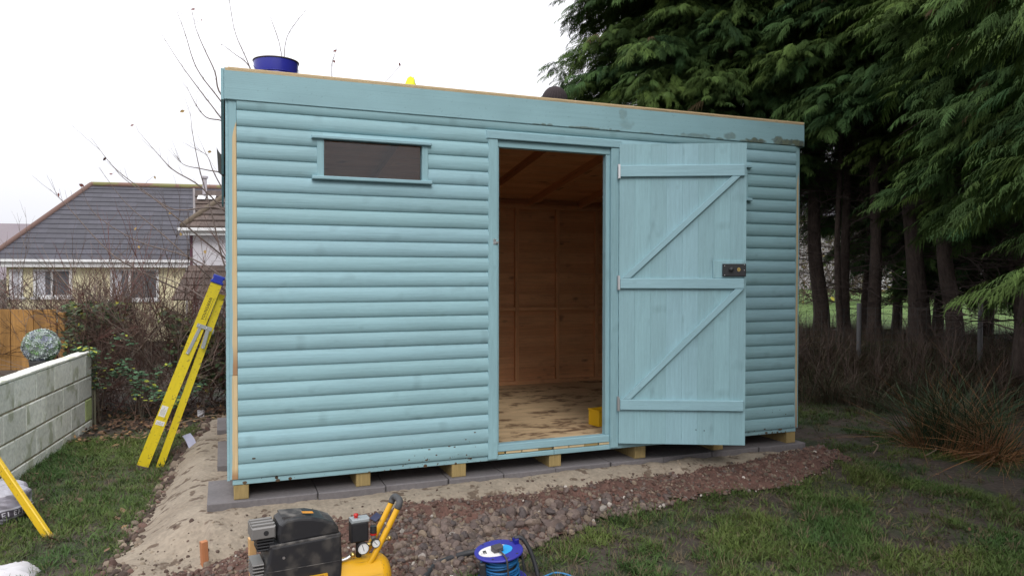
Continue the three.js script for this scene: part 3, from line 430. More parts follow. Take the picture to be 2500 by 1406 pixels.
{
  const zp = -1.25, y = roofY(zp) + 0.024, t = thing('person', 'person in dark clothes and knitted cap crouching on the shed roof', 'person', [2.63, y + 0.03, zp]);
  const c = [], C = (a, b, ra, rb2) => c.push([V(...a), V(...b), ra, rb2]), lo = (x) => -0.0;
  // facing +z a little to the left; knees behind, hands in front, back low
  C([0, 0.3, -0.42], [0, 0.34, -0.1], 0.13, 0.13); C([0, 0.34, -0.1], [0, 0.33, 0.02], 0.13, 0.12);
  for (const s of [-1, 1]) { C([0.09 * s, 0.27, -0.44], [0.11 * s, 0.07, -0.3], 0.085, 0.06); C([0.11 * s, 0.065, -0.3], [0.11 * s, 0.05, -0.7], 0.055, 0.04); C([0.11 * s, 0.05, -0.7], [0.11 * s, 0.03, -0.8], 0.038, 0.028); C([0.16 * s, 0.35, 0.0], [0.2 * s, 0.2, 0.1], 0.06, 0.045); C([0.2 * s, 0.2, 0.1], [0.19 * s, 0.05, 0.28], 0.042, 0.03); }
  C([0, 0.36, 0.03], [0, 0.4, 0.1], 0.06, 0.055);
  part('clothes', sdfMesh(c, V(-0.4, -0.02, -0.9), V(0.4, 0.55, 0.4), 0.016, 0.04), mat({ color: [0.02, 0.022, 0.028], roughness: 0.85 }), t);
  const h = []; const H = (a, b, ra, rb2) => h.push([V(...a), V(...b), ra, rb2]);
  H([0, 0.39, 0.08], [0, 0.42, 0.12], 0.055, 0.055); H([0, 0.43, 0.14], [0, 0.4, 0.18], 0.088, 0.07); H([0, 0.37, 0.22], [0, 0.36, 0.2], 0.045, 0.04); H([0, 0.4, 0.245], [0, 0.378, 0.265], 0.012, 0.016); for (const s of [-1, 1]) { H([0.084 * s, 0.41, 0.15], [0.09 * s, 0.395, 0.14], 0.014, 0.014); H([0.03 * s, 0.415, 0.22], [0.03 * s, 0.413, 0.226], 0.014, 0.012); }
  for (const s of [-1, 1]) { H([0.19 * s, 0.045, 0.28], [0.185 * s, 0.02, 0.34], 0.026, 0.03); for (let f = 0; f < 4; f++) { const x = (0.163 + f * 0.017) * s; H([x, 0.02, 0.34], [x + 0.004 * s * (f - 1.5), 0.022, 0.385], 0.0095, 0.009); H([x + 0.004 * s * (f - 1.5), 0.022, 0.385], [x + 0.006 * s * (f - 1.5), 0.011, 0.41 - 0.008 * Math.abs(f - 1.3)], 0.009, 0.008); } H([0.165 * s, 0.02, 0.31], [0.14 * s, 0.012, 0.345], 0.011, 0.009); }
  part('skin', sdfMesh(h, V(-0.25, -0.02, 0.02), V(0.25, 0.56, 0.44), 0.0065, 0.012), mat({ color: [0.42, 0.24, 0.17], roughness: 0.6 }), t);
  const kT = tex(128, 128, (u, v) => mul3([0.04, 0.03, 0.032], 0.6 + 0.8 * (Math.sin(u * 160) * 0.25 + 0.5) * (0.6 + 0.8 * vnoise(u * 50, v * 40, 7))), {});
  const g = new THREE.SphereGeometry(1, 36, 20, 0, 6.2832, 0, 1.75), p = g.attributes.position; for (let i = 0; i < p.count; i++) { const q = V().fromBufferAttribute(p, i); const w = 1 + 0.03 * (vnoise(q.x * 4, q.z * 4 + q.y, 9) - 0.5); p.setXYZ(i, q.x * 0.112 * w, q.y * 0.125 * w, q.z * 0.122 * w); } g.computeVertexNormals();
  const cap = part('cap', g.rotateX(0.35).translate(0, 0.432, 0.135), mat({ map: kT, roughness: 1 }), t); cap.userData.label = 'dark brown knitted cap';
}

// ------------------------------------------------------------------ folded yellow stepladder leaning on the side wall
const yellowT = tex(256, 256, (u, v) => { const a = fbm(u * 5, v * 20, 151, 4, 5, 20), b = fbm(u * 40, v * 40, 152, 3, 40); let o = mul3([0.66, 0.5, 0.012], 0.9 + 0.2 * a); return mix3(o, [0.16, 0.11, 0.03], smooth(0.7, 0.8, b) * 0.6); }, { tile: 0.5 });
const yellow = mat({ map: yellowT, roughness: 0.45 });
const alu = mat({ color: [0.42, 0.42, 0.41], roughness: 0.45, metalness: 0.7 });
const dirty = mat({ color: [0.09, 0.07, 0.05], roughness: 0.9 });
function channel(L, w, d, th) { // open channel section along +x: web towards +z
  return merge([boxUV(new THREE.BoxGeometry(L, w, th).translate(L / 2, 0, d / 2 - th / 2)), boxUV(new THREE.BoxGeometry(L, th, d - th).translate(L / 2, w / 2 - th / 2, -th / 2)), boxUV(new THREE.BoxGeometry(L, th, d - th).translate(L / 2, -w / 2 + th / 2, -th / 2))]);
}
{
  const t = thing('stepladder', 'folded yellow fibreglass stepladder with blue cap leaning on the side wall', 'ladder', [-0.665, -0.3, -1.87]);
  const A = V(0, 0.0, 0), B = V(0.585, 1.53, 0.02), dir = B.clone().sub(A).normalize(), L = A.distanceTo(B), nrm = V(dir.y, -dir.x, 0);
  const put = (name, g, m, from, to, p = t) => part(name, orient(g, from, to, V(-1, 0.4, 0)), m, p);
  const off = (s, n, z) => A.clone().addScaledVector(dir, s).addScaledVector(nrm, n).add(V(0, 0, z));
  // front frame: two wide stiles; rear frame: two narrower stiles folded beneath
  const s1 = put('stile', channel(L, 0.088, 0.032, 0.006), yellow, off(0, 0, 0.0), off(L, 0, 0.0));
  put('stile', channel(L, 0.088, 0.032, 0.006), yellow, off(0.02, 0, -0.36), off(L, 0, -0.36));
  put('stile', channel(L - 0.16, 0.056, 0.028, 0.006), yellow, off(0.0, 0.125, -0.03), off(L - 0.16, 0.075, -0.03));
  put('stile', channel(L - 0.16, 0.056, 0.028, 0.006), yellow, off(0.04, 0.125, -0.37), off(L - 0.16, 0.075, -0.37));
  for (const s of [0.33, 0.62, 0.91, 1.2]) { put('tread', merge([boxUV(new THREE.BoxGeometry(0.34, 0.07, 0.02)), boxUV(new THREE.BoxGeometry(0.34, 0.008, 0.03).translate(0, 0.036, 0.003))]).translate(0.17, 0, 0), alu, off(s, 0.0, -0.012), off(s, 0.0, -1)); put('rung', boxUV(new THREE.BoxGeometry(0.33, 0.026, 0.018)).translate(0.165, 0, 0), alu, off(s, 0.11, -0.03), off(s, 0.11, -1)); }
  const capM = mat({ color: [0.015, 0.03, 0.3], roughness: 0.45 });
  part('top_cap', orient(merge([bevelBox(0.06, 0.092, 0.4, 0.008).translate(0.03, 0, 0), bevelBox(0.022, 0.1, 0.42, 0.006).translate(0.005, 0, 0)]), off(L - 0.035, 0.0, -0.18), off(L + 1, 0.0, -0.18), V(-1, 0.4, 0)), capM, t);
  // hinged spreader arms on the near side
  const bar = (a, b, w) => part('spreader', orient(bevelBox(a.distanceTo(b), w, 0.005, 0.002).translate(a.distanceTo(b) / 2, 0, 0), a, b, V(-1, 0.4, 0)), alu, t);
  bar(off(0.98, -0.005, 0.021), off(1.235, 0.012, 0.021), 0.026); bar(off(1.06, 0.088, 0.021), off(1.235, 0.07, 0.024), 0.03); bar(off(1.228, -0.02, 0.027), off(1.228, 0.1, 0.027), 0.032);
  for (const [s, n, z] of [[0.985, -0.005, 0.024], [1.066, 0.088, 0.024], [1.228, 0.06, 0.031], [1.228, 0.0, 0.031]]) part('rivet', new THREE.SphereGeometry(0.006, 10, 8).translate(...off(s, n, z).toArray()), steel, t);
  for (const [n, z, w] of [[0, 0, 0.095], [0, -0.36, 0.095], [0.125, -0.03, 0.064], [0.125, -0.37, 0.064]]) put('foot', bevelBox(0.05, w, 0.04, 0.006).translate(0.02, 0, 0), dirty, off(-0.012, n, z), off(1, n, z));
  const print = (w, h, px, py, draw) => { const o = new THREE.PlaneGeometry(w, h); return [o, new THREE.MeshStandardMaterial({ map: canvasTex(px, py, draw), roughness: 0.5 })]; };
  const decal = (name, s, w, h, draw, n = 0) => { const c = canvasTex(Math.round(1024 * Math.min(1, w / 0.26)), Math.round((1024 * Math.min(1, w / 0.26) * h) / w), draw); const m = new THREE.MeshStandardMaterial({ map: c, roughness: 0.5 }); put(name, bevelBox(w, h, 0.0012, 0.0002).translate(w / 2, 0, 0), m, off(s, n, 0.0172), off(s + 1, n, 0.0172)); const g = t.children[t.children.length - 1].geometry, p = g.attributes.position, u = g.attributes.uv; for (let i = 0; i < p.count; i++) { const q = V().fromBufferAttribute(p, i).sub(off(s, n, 0.0172)); u.setXY(i, clamp(q.dot(dir) / w), clamp(0.5 - q.dot(nrm) / h)); } return t.children[t.children.length - 1]; };
  decal('lettering', 1.27, 0.215, 0.05, (x, w, h) => { x.fillStyle = 'rgb(212,187,20)'; x.fillRect(0, 0, w, h); x.fillStyle = '#1c1a10'; x.font = `bold ${Math.round(h * 0.66)}px sans-serif`; x.textAlign = 'center'; x.textBaseline = 'middle'; x.fillText('YOUNGMAN', w / 2, h * 0.46, w * 0.94); x.fillRect(w * 0.05, h * 0.86, w * 0.9, h * 0.05); }, 0.005).userData.label = 'dark capital lettering along the stile';
  const lines = (x, w, h) => { x.fillStyle = '#d8d4cc'; x.fillRect(0, 0, w, h); x.fillStyle = '#8a857c'; for (let i = 0; i < 5; i++) x.fillRect(w * 0.12, h * (0.16 + i * 0.15), w * (0.5 + 0.24 * ((i * 7) % 3) / 2), h * 0.05); };
  decal('sticker', 0.445, 0.09, 0.05, lines, -0.01); decal('sticker', 0.375, 0.036, 0.066, lines, 0.0);
}
// a second yellow pole, leaning on the block wall
{
  const t = thing('yellow_pole', 'thin yellow box-section pole leaning on the block wall', 'pole', [0, 0, 0]), a = V(-1.016, -0.3, -0.347), b = V(-1.6, 0.47, -0.83), L = a.distanceTo(b);
  part('shaft', orient(boxUV(bevelBox(L, 0.05, 0.03, 0.005)).translate(L / 2, 0, 0), a, b, V(1, 0.3, 0.6)), mat({ map: yellowT.clone(), color: [1, 0.86, 1], roughness: 0.45 }), t);
  part('foot', orient(bevelBox(0.02, 0.054, 0.034, 0.004), a, b, V(1, 0.3, 0.6)), mat({ color: [0.4, 0.24, 0.03], roughness: 0.8 }), t);
  for (const s of [0.42, 0.47]) part('slot', orient(boxUV(new THREE.BoxGeometry(0.035, 0.01, 0.002)).translate(0, 0.004, 0.0155), a.clone().lerp(b, s), b, V(1, 0.3, 0.6)), dirty, t);
}

// ------------------------------------------------------------------ block wall, post, fence, topiary ball
{
  const wallT = tex(512, 512, (u, v) => { const a = fbm(u * 5, v * 5, 161, 5, 5), b = fbm(u * 50, v * 50, 162, 3, 50), c = fbm(u * 9, v * 9, 163, 4, 9); let o = mix3([0.68, 0.68, 0.62], [0.84, 0.83, 0.78], a); o = mix3(o, [0.28, 0.3, 0.15], smooth(0.56, 0.74, c) * 0.5); return mul3(o, 0.8 + 0.4 * b); }, { tile: 1.1 });
  const mats = [0, 1, 2, 3].map((i) => { const t2 = wallT.clone(); t2.offset.set(i * 0.23, i * 0.41); t2.needsUpdate = true; const k = [1, 0.88, 1.08, 0.95][i]; return mat({ map: t2, color: [k, k, k * 0.99], roughness: 0.92, bumpMap: sandB, bumpScale: 0.006 }); });
  const green = mat({ map: wallT, color: [0.62, 0.72, 0.34], roughness: 0.95, bumpMap: sandB, bumpScale: 0.01 });
  const a = V(-1.40, 0, -3.884), b = V(-1.79, 0, -0.32), L = a.distanceTo(b), ang = Math.atan2(-(b.z - a.z), b.x - a.x);
  const t = thing('block_wall', 'low wall of whitewashed concrete blocks with green algae', 'wall', [a.x, -0.3, a.z], ang), r = rng(8);
  const mort = mat({ map: sandT, color: [1.25, 1.3, 1.2], roughness: 0.95 });
  part('mortar', wbox(0.004, L, -0.2, 0.752, -0.092, -0.008), mort, t);
  for (let c = 0; c < 4; c++) { const y0 = -0.13 + c * 0.225; for (let i = -1; i < 10; i++) { const x0 = Math.max(0, i * 0.45 + (c % 2) * 0.225), x1 = Math.min(L, (i + 1) * 0.45 + (c % 2) * 0.225); if (x1 - x0 < 0.05) continue; const g = wbox(x0 + 0.004, x1 - 0.005, y0, y0 + 0.213, -0.1 + (r() - 0.5) * 0.004, 0.0 + (r() - 0.5) * 0.008, 0.008); shiftUV(g, r() * 3, r() * 3); part(numbered('block'), g, x1 < 0.32 && c < 3 ? green : mats[Math.floor(r() * 4)], t); } }
  for (let i = 0; i < 9; i++) part('coping', shiftUV(wbox(i * 0.42 + 0.002, Math.min(L, (i + 1) * 0.42), 0.762, 0.783 + 0.006 * r(), -0.103, 0.004, 0.006), r() * 3, r()), mats[2], t);
  const post = thing('timber_post', 'weathered grey timber post at the end of the block wall', 'post', [-1.34, -0.32, -3.98], 0.1); part('shaft', swapUV(wbox(-0.035, 0.035, 0, 0.78, -0.03, 0.03, 0.006)), mat({ map: grainT([0.2, 0.19, 0.14], 0.5, 2, 165), roughness: 0.9 }), post); part('batten', swapUV(wbox(0.04, 0.06, 0, 0.7, -0.02, 0.02, 0.003)), mat({ map: grainT([0.16, 0.15, 0.1], 0.5, 2, 166), roughness: 0.9 }), post);
  const fT = grainT([0.34, 0.18, 0.055], 0.5, 1.4, 167), fms = [1, 0.84, 1.14].map((k) => mat({ map: fT, color: [k, k * 0.99, k * 0.95], roughness: 0.85, bumpMap: grainBump, bumpScale: 0.002 }));
  const f = thing('board_fence', 'orange-brown vertical board fence behind the block wall', 'fence', [-1.75, 0, -4.86], -0.37);
  for (let i = 0; i < 11; i++) { const g = swapUV(wbox(-0.128 * (i + 1) + 0.003 - 0.05, -0.128 * i - 0.05, -0.35, 0.868 + 0.008 * r(), -0.012 - (i % 2) * 0.008, 0.006 - (i % 2) * 0.008, 0.002)); shiftUV(g, r() * 3, r() * 3); part('board', g, fms[i % 3], f); }
  part('post', swapUV(wbox(-0.045, 0.03, -0.4, 0.84, -0.09, -0.02, 0.006)), fms[1], f); for (const y of [0.05, 0.65]) part('rail', wbox(-1.5, -0.05, y, y + 0.07, -0.06, -0.022), fms[1], f);
  // behind the wall the garden lies higher: soil up to just under the coping
  structure('raised_bed', sheet(-4.2, -1.4, -4.9, -0.2, 0.1, (x, z) => x < -1.5 + (-(z + 3.884)) * 0.1095 - 0.02 && z > -4.8, (x, z) => 0.2 + 0.04 * fbm(x * 3, z * 3, 5, 3)), mat({ map: soilT, bumpMap: soilB, bumpScale: 0.02, roughness: 0.95 }));
  // topiary ball
  const bt = thing('topiary_ball', 'round grey-green artificial topiary ball behind the block wall', 'topiary', [-1.70, 0.57, -3.66]);
  part('core', new THREE.IcosahedronGeometry(0.11, 3), mat({ color: [0.15, 0.22, 0.1], roughness: 1 }), bt);
  const lg = new THREE.BufferGeometry(); { const pos = [], idx = []; for (let k = 0; k < 6; k++) { const a2 = (k / 6) * 6.283, c = Math.cos(a2), s = Math.sin(a2), o = pos.length / 3; pos.push(0, 0, 0, c * 0.5 - s * 0.22, 0.55, s * 0.5 + c * 0.22, c * 0.5 + s * 0.22, 0.55, s * 0.5 - c * 0.22, c * 0.95, 0.75, s * 0.95); idx.push(o, o + 1, o + 2, o + 1, o + 3, o + 2); } lg.setAttribute('position', new THREE.Float32BufferAttribute(pos, 3)); lg.setIndex(idx); lg.computeVertexNormals(); }
  const L2 = []; for (let i = 0; i < 900; i++) { const z = 1 - (2 * (i + 0.5)) / 900, ph = i * 2.39996, q = V(Math.sqrt(1 - z * z) * Math.cos(ph), z, Math.sqrt(1 - z * z) * Math.sin(ph)).add(V(r() - 0.5, r() - 0.5, r() - 0.5).multiplyScalar(0.1)).normalize(); L2.push({ m: M(q.clone().multiplyScalar(0.128 + 0.02 * r()), new THREE.Quaternion().setFromUnitVectors(V(0, 1, 0), q), V(1, 1, 1).multiplyScalar(0.022 + 0.012 * r())), c: col(...mul3(r() < 0.5 ? [0.42, 0.48, 0.45] : r() < 0.6 ? [0.17, 0.3, 0.12] : [0.26, 0.28, 0.36], 0.5 + 0.9 * r())) }); }
  instanced('leaves', lg, mat({ color: [1, 1, 1], roughness: 0.7, side: THREE.DoubleSide }), L2, bt);
  part('pot', lathe([[0.0001, -0.36], [0.08, -0.36], [0.105, -0.15], [0.11, -0.14], [0.1, -0.14], [0.09, -0.16], [0.0001, -0.16]], 28), mat({ color: [0.05, 0.05, 0.05], roughness: 0.6 }), bt); part('stem', tube([V(0, -0.17, 0), V(0, -0.1, 0)], 0.012), dirty, bt);
}

// ------------------------------------------------------------------ far land and the neighbours' houses
{
  const pos = [], idx = [], N = 80, uv = []; for (let i = 0; i <= N; i++) { const a = -2.6 + (i / N) * 2.9, R = 900, x = Math.sin(a) * R, z = -Math.cos(a) * R, h = 44 + 18 * fbm(i * 0.09, 3, 171, 4) + 3 * fbm(i * 0.9, 1, 172, 2); for (const [k, y] of [[1.0, h], [0.8, h * 0.55], [0.5, -6]]) { pos.push(x * k, y, z * k); uv.push(i * 0.5, y * 0.02); } }
  for (let i = 0; i < N; i++) for (let j = 0; j < 2; j++) { const a = i * 3 + j, b = a + 3; idx.push(a, a + 1, b, b, a + 1, b + 1); }
  const g = new THREE.BufferGeometry(); g.setAttribute('position', new THREE.Float32BufferAttribute(pos, 3)); g.setAttribute('uv', new THREE.Float32BufferAttribute(uv, 2)); g.setIndex(idx); g.computeVertexNormals();
  const hT = tex(256, 128, (u, v) => mix3([0.13, 0.1, 0.12], [0.2, 0.17, 0.18], fbm(u * 8, v * 8, 173, 5, 8)), { tile: 6 }); structure('hills', g, mat({ map: hT, roughness: 1, side: THREE.DoubleSide }));
}
const roofQuad = (a, b, c, d) => { const g = new THREE.BufferGeometry(), p = [a, b, c, a, c, d].flatMap((q) => [q.x, q.y, q.z]); g.setAttribute('position', new THREE.Float32BufferAttribute(p, 3)); g.setAttribute('uv', new THREE.Float32BufferAttribute(new Array(12).fill(0), 2)); g.computeVertexNormals(); return g; };
function courses(parent, name, n, at, mats, lift, th) { // rows of slates: at(t) gives the two ends of the roof plane at height t of 0..1
  for (let i = 0; i < n; i++) {
    const [a, b] = at(i / n), [c, d] = at((i + 1.25) / n > 1 ? 1 : (i + 1.25) / n), ab = b.clone().sub(a).normalize(), nn = ab.clone().cross(d.clone().sub(a)).normalize(); if (nn.y < 0) nn.negate();
    const w0 = a.distanceTo(b), cnt = Math.max(1, Math.round(w0 / 2.2)), lo = nn.clone().multiplyScalar(lift), hi = nn.clone().multiplyScalar(lift * 0.15);
    const A = a.clone().add(lo), B = b.clone().add(lo), C = c.clone().add(hi), D = d.clone().add(hi), dn = nn.clone().multiplyScalar(-th);
    const face = roofQuad(A, B, D, C), lip = roofQuad(A.clone().add(dn), B.clone().add(dn), B, A), g = merge([face, lip]);
    const up = C.clone().sub(A).normalize(), p = g.attributes.position, u = g.attributes.uv; for (let k = 0; k < p.count; k++) { const q = V().fromBufferAttribute(p, k); u.setXY(k, q.dot(ab) + (i % 2) * 0.15, q.dot(nn.clone().cross(ab)) + i * 0.37); }
    part(name, g, mats[(i * 5) % mats.length], parent);
  }
}
{
  const joint = (u) => { const f = (u * 8) % 1; return Math.min(f, 1 - f) < 0.03 ? 0.72 : 1; };
  const slateT = tex(512, 256, (u, v) => { const id = Math.floor(u * 8), k = (0.82 + 0.36 * hash(id, 3, 7)) * (0.85 + 0.3 * fbm(u * 30, v * 20, 181, 3, 30, 20)); return mul3([0.046, 0.044, 0.057], k * joint(u)); }, { tile: 2.4, tileY: 1 });
  const slates = [1, 0.93, 1.06].map((k, i) => { const t = slateT.clone(); t.offset.set(i * 0.29, 0); t.needsUpdate = true; return mat({ map: t, color: [k, k, k], roughness: 0.6, side: THREE.DoubleSide }); });
  const cream = mat({ map: tex(256, 256, (u, v) => mul3([0.72, 0.66, 0.43], 0.9 + 0.2 * fbm(u * 8, v * 8, 183, 5, 8)), { tile: 2 }), roughness: 0.9, bumpMap: sandB, bumpScale: 0.01 });
  const white = mat({ color: [0.72, 0.72, 0.72], roughness: 0.5 }), dark = mat({ color: [0.09, 0.1, 0.115], roughness: 0.12 }), curtain = mat({ color: [0.5, 0.5, 0.54], roughness: 0.8 }), mossy = mat({ map: tex(128, 64, (u, v) => mix3([0.2, 0.12, 0.09], [0.19, 0.18, 0.075], smooth(0.45, 0.6, fbm(u * 16, v * 8, 185, 3, 16, 8))), { tile: 3 }), roughness: 0.9 });
  // bungalow: local x to the right along the front, z towards the garden; origin at the right-hand corner of the front, eaves 2.6 m up
  const h = thing('bungalow', 'cream rendered bungalow with a hipped grey slate roof', 'house', [-1.06, -0.95, -22.6], -0.17), E = 2.66, LEN = 5.6, DP = 7, R = 2.92, HX = -LEN + 2.4;
  part('wall', merge([wbox(-LEN, 0, 0, E, -0.25, 0), wbox(-0.25, 0, 0, E, -DP, -0.251), wbox(-LEN, -LEN + 0.25, 0, E, -DP, -0.251), wbox(-LEN + 0.251, -0.251, 0, E, -DP, -DP + 0.25)]), cream, h);
  const rf = sub('roof', h), e = 0.35, eL = V(-LEN - e, E + 0.06, e), eR = V(0.6, E + 0.06, e), rR = V(0.6, E + R, -DP / 2), rL = V(-4.2, E + R, -DP / 2), bL = V(-LEN - e, E + 0.06, -DP - e), bR = V(0.6, E + 0.06, -DP - e);
  eL.x = -6.0; bL.x = -6.0;
  courses(rf, 'slate_course', 16, (t) => [eL.clone().lerp(rL, t), eR.clone().lerp(rR, t)], slates, 0.022, 0.02);
  courses(rf, 'slate_course', 8, (t) => [bL.clone().lerp(rL, t), eL.clone().lerp(rL, t)], slates, 0.03, 0.03); courses(rf, 'slate_course', 8, (t) => [bR.clone().lerp(rR, t), bL.clone().lerp(rL, t)], slates, 0.03, 0.03);
  part('ridge_tiles', tube([rL, rR].map((q) => q.clone().add(V(0, 0.02, 0))), 0.1, 8), mossy, rf); part('hip_tiles', tube([eL, rL].map((q) => q.clone().add(V(0, 0.02, 0))), 0.09, 8), mat({ color: [0.14, 0.085, 0.07], roughness: 0.9 }), rf);
  part('gutter', wbox(-6.1, 0.62, E - 0.03, E + 0.06, 0.34, 0.44, 0.01), white, rf); part('fascia', wbox(-6.05, 0.6, E - 0.19, E - 0.031, 0.29, 0.33), white, rf); part('soffit', wbox(-6.05, 0.6, E - 0.196, E - 0.191, 0.001, 0.29, 0.001), white, rf);
  const win = (x0, x1, y0, y1, bars) => { const w = part('window', wbox(x0, x1, y0, y1, 0.002, 0.02), dark, h); const fr = [wbox(x0 - 0.05, x0 + 0.03, y0, y1, 0.003, 0.06), wbox(x1 - 0.03, x1 + 0.05, y0, y1, 0.003, 0.06), wbox(x0 + 0.031, x1 - 0.031, y1 - 0.06, y1, 0.0205, 0.058), wbox(x0 + 0.031, x1 - 0.031, y0, y0 + 0.06, 0.0205, 0.058), ...bars.map((b) => wbox(b - 0.03, b + 0.03, y0 + 0.061, y1 - 0.061, 0.0205, 0.055))]; part('frame', merge(fr), white, w); part('sill', wbox(x0 - 0.12, x1 + 0.12, y0 - 0.08, y0 - 0.001, 0.003, 0.12), white, w); part('curtain', wbox(x0 + 0.05, x0 + 0.3, y0 + 0.07, y1 - 0.07, 0.0206, 0.03), curtain, w); return w; };
  win(-4.75, -3.7, 1.5, 2.4, [-4.25]); win(-2.45, -1.05, 1.4, 2.42, [-1.9]); win(-5.45, -5.15, 1.5, 2.4, []);
  part('downpipe', tube([V(-0.12, 0, 0.05), V(-0.12, E - 0.1, 0.05)], 0.035, 8), white, h);
  // brown-tiled house standing in front of the bungalow's end
  const tileT = tex(256, 128, (u, v) => { const id = Math.floor(u * 8), k = (0.7 + 0.6 * hash(id, 5, 7)) * (0.7 + 0.6 * fbm(u * 24, v * 16, 187, 3, 24, 16)); return mul3([0.085, 0.062, 0.052], k * joint(u)); }, { tile: 2.2, tileY: 1 }), tiles = [1, 0.8, 1.15].map((k) => mat({ map: tileT, color: [k, k, k], roughness: 0.85, side: THREE.DoubleSide }));
  const b = thing('tiled_house', 'white walled house with a dark brown hipped tile roof and flue', 'house', [-0.88, -0.95, -19.3], -0.3), E2 = 3.55;
  const wt = mat({ color: [0.55, 0.53, 0.56], roughness: 0.85 });
  part('wall', merge([wbox(0.0, 5, 2.5, E2, -0.2, 0), wbox(0, 0.2, 0, E2, -4, -0.201), wbox(0.0, 5, 0, 2.499, -0.2, 0)]), wt, b); part('corner_board', wbox(-0.07, 0.0, 2.2, E2 - 0.02, -0.2, 0.02), mat({ color: [0.09, 0.03, 0.045], roughness: 0.7 }), b);
  const br = sub('roof', b), a0 = V(-0.2, E2 + 0.06, 0.3), a1 = V(5, E2 + 0.06, 0.3), c0 = V(0.8, E2 + 1.5, -1.9), c1 = V(5, E2 + 1.5, -1.9), d0 = V(-0.2, E2 + 0.06, -4.2);
  courses(br, 'tile_course', 7, (t) => [a0.clone().lerp(c0, t), a1.clone().lerp(c1, t)], tiles, 0.06, 0.055); courses(br, 'tile_course', 7, (t) => [d0.clone().lerp(c0, t), a0.clone().lerp(c0, t)], tiles, 0.06, 0.055); part('hip_tiles', tube([a0, c0].map((q) => q.clone().add(V(0, 0.05, 0))), 0.09, 8), mat({ color: [0.11, 0.085, 0.06], roughness: 0.95 }), br);
  part('gutter', wbox(-0.3, 5, E2 - 0.04, E2 + 0.05, 0.3, 0.42, 0.01), white, br); part('fascia', wbox(-0.18, 5, E2 - 0.16, E2 - 0.041, 0.24, 0.3), white, br);
  courses(br, 'tile_course', 5, (t) => [V(-0.1, 1.5, 1.4).lerp(V(-0.1, 2.5, 0.02), t), V(5, 1.5, 1.4).lerp(V(5, 2.5, 0.02), t)], tiles, 0.05, 0.05);
  const c = thing('gabled_house', 'dark tiled roof with skylights and a pale metal flue behind the hipped one', 'house', [-0.78, -0.95, -21.2], -0.3);
  part('wall', wbox(0.05, 5, 0, 3.6, -3, -0.1), wt, c); const cr = sub('roof', c); courses(cr, 'tile_course', 6, (t) => [V(0, 3.5, 0.2).lerp(V(-0.58, 5.1, -1.4), t), V(5, 3.5, 0.2).lerp(V(5, 5.06, -1.4), t)], tiles, 0.06, 0.055); part('verge', tube([V(-0.03, 3.55, 0.22), V(-0.61, 5.15, -1.4)], 0.04, 6), mat({ color: [0.22, 0.2, 0.2], roughness: 0.9 }), cr);
  for (const [x, y] of [[-0.3, 4.72], [0.02, 4.72]]) { const z = 0.2 - ((y - 3.5) / 1.6) * 1.6; const s = part('skylight', bevelBox(0.26, 0.03, 0.2, 0.006).rotateX(0.76).translate(x + 0.1, y + 0.1, z + 0.07), white, cr); }
  part('flue', merge([new THREE.CylinderGeometry(0.07, 0.07, 0.55, 14).translate(-0.1, 5.2, -0.95), new THREE.CylinderGeometry(0.11, 0.11, 0.07, 14).translate(-0.1, 5.49, -0.95)]), mat({ color: [0.45, 0.42, 0.45], roughness: 0.5 }), c);
  // grey house far off, seen between the tree trunks
  const f = thing('grey_house', 'distant grey house with a pale gable seen between the tree trunks', 'house', [29.5, -0.2, -24.6], -0.55); part('wall', wbox(-3, 6, 0, 4.6, -6, 0), mat({ color: [0.3, 0.28, 0.29], roughness: 0.9 }), f);
  const fr = sub('roof', f); courses(fr, 'slate_course', 6, (t) => [V(-3.3, 4.5, 0.4).lerp(V(-3.3, 6.8, -3), t), V(6.3, 4.5, 0.4).lerp(V(6.3, 6.8, -3), t)], slates, 0.05, 0.05); part('gable', wbox(1.0, 3.2, 0, 5.0, 0.002, 0.8), mat({ color: [0.5, 0.48, 0.5], roughness: 0.9 }), f); part('window', wbox(1.6, 2.5, 2.6, 3.8, 0.802, 0.85), dark, f);
}

// ------------------------------------------------------------------ bramble hedge behind the lawn
function twigGeo(seed, len, rad, forks = 5) { const r = rng(seed), gs = [], grow = (p, d, l, w, n) => { const pts = [p]; let q = p.clone(), e = d.clone(); for (let i = 0; i < 4; i++) { e.add(V(r() - 0.5, r() - 0.55, r() - 0.5).multiplyScalar(0.35)).normalize(); q = q.clone().addScaledVector(e, l / 4); pts.push(q); } gs.push(tube(pts, [w, w * 0.85, w * 0.7, w * 0.5, w * 0.25], 3, false)); if (n > 0) for (let k = 0; k < (n > 1 ? forks : 2); k++) { const i = 1 + Math.floor(r() * 3); grow(pts[i], d.clone().add(V(r() - 0.5, r() - 0.4, r() - 0.5).multiplyScalar(1.7)).normalize(), l * (0.35 + 0.3 * r()), w * 0.55, n - 1); } }; grow(V(0, 0, 0), V(0, 1, 0), len, rad, 2); return merge(gs); }
const leafGeo = (() => { const g = new THREE.BufferGeometry(); g.setAttribute('position', new THREE.Float32BufferAttribute([0, 0, 0, 0.42, 0.05, 0.42, -0.42, 0.05, 0.42, 0.5, 0.02, 0.9, -0.5, 0.02, 0.9, 0, -0.06, 0.55, 0.28, 0.0, 1.25, -0.28, 0.0, 1.25, 0, -0.12, 1.6], 3)); g.setIndex([0, 5, 1, 0, 2, 5, 1, 5, 3, 2, 4, 5, 3, 5, 6, 4, 7, 5, 6, 5, 8, 5, 7, 8]); g.computeVertexNormals(); return g; })();
const plantM = mat({ color: [1, 1, 1], roughness: 0.75, side: THREE.DoubleSide });
const leafM = new THREE.MeshPhysicalMaterial({ color: col(1, 1, 1), roughness: 0.85, specularIntensity: 0.35, side: THREE.DoubleSide });
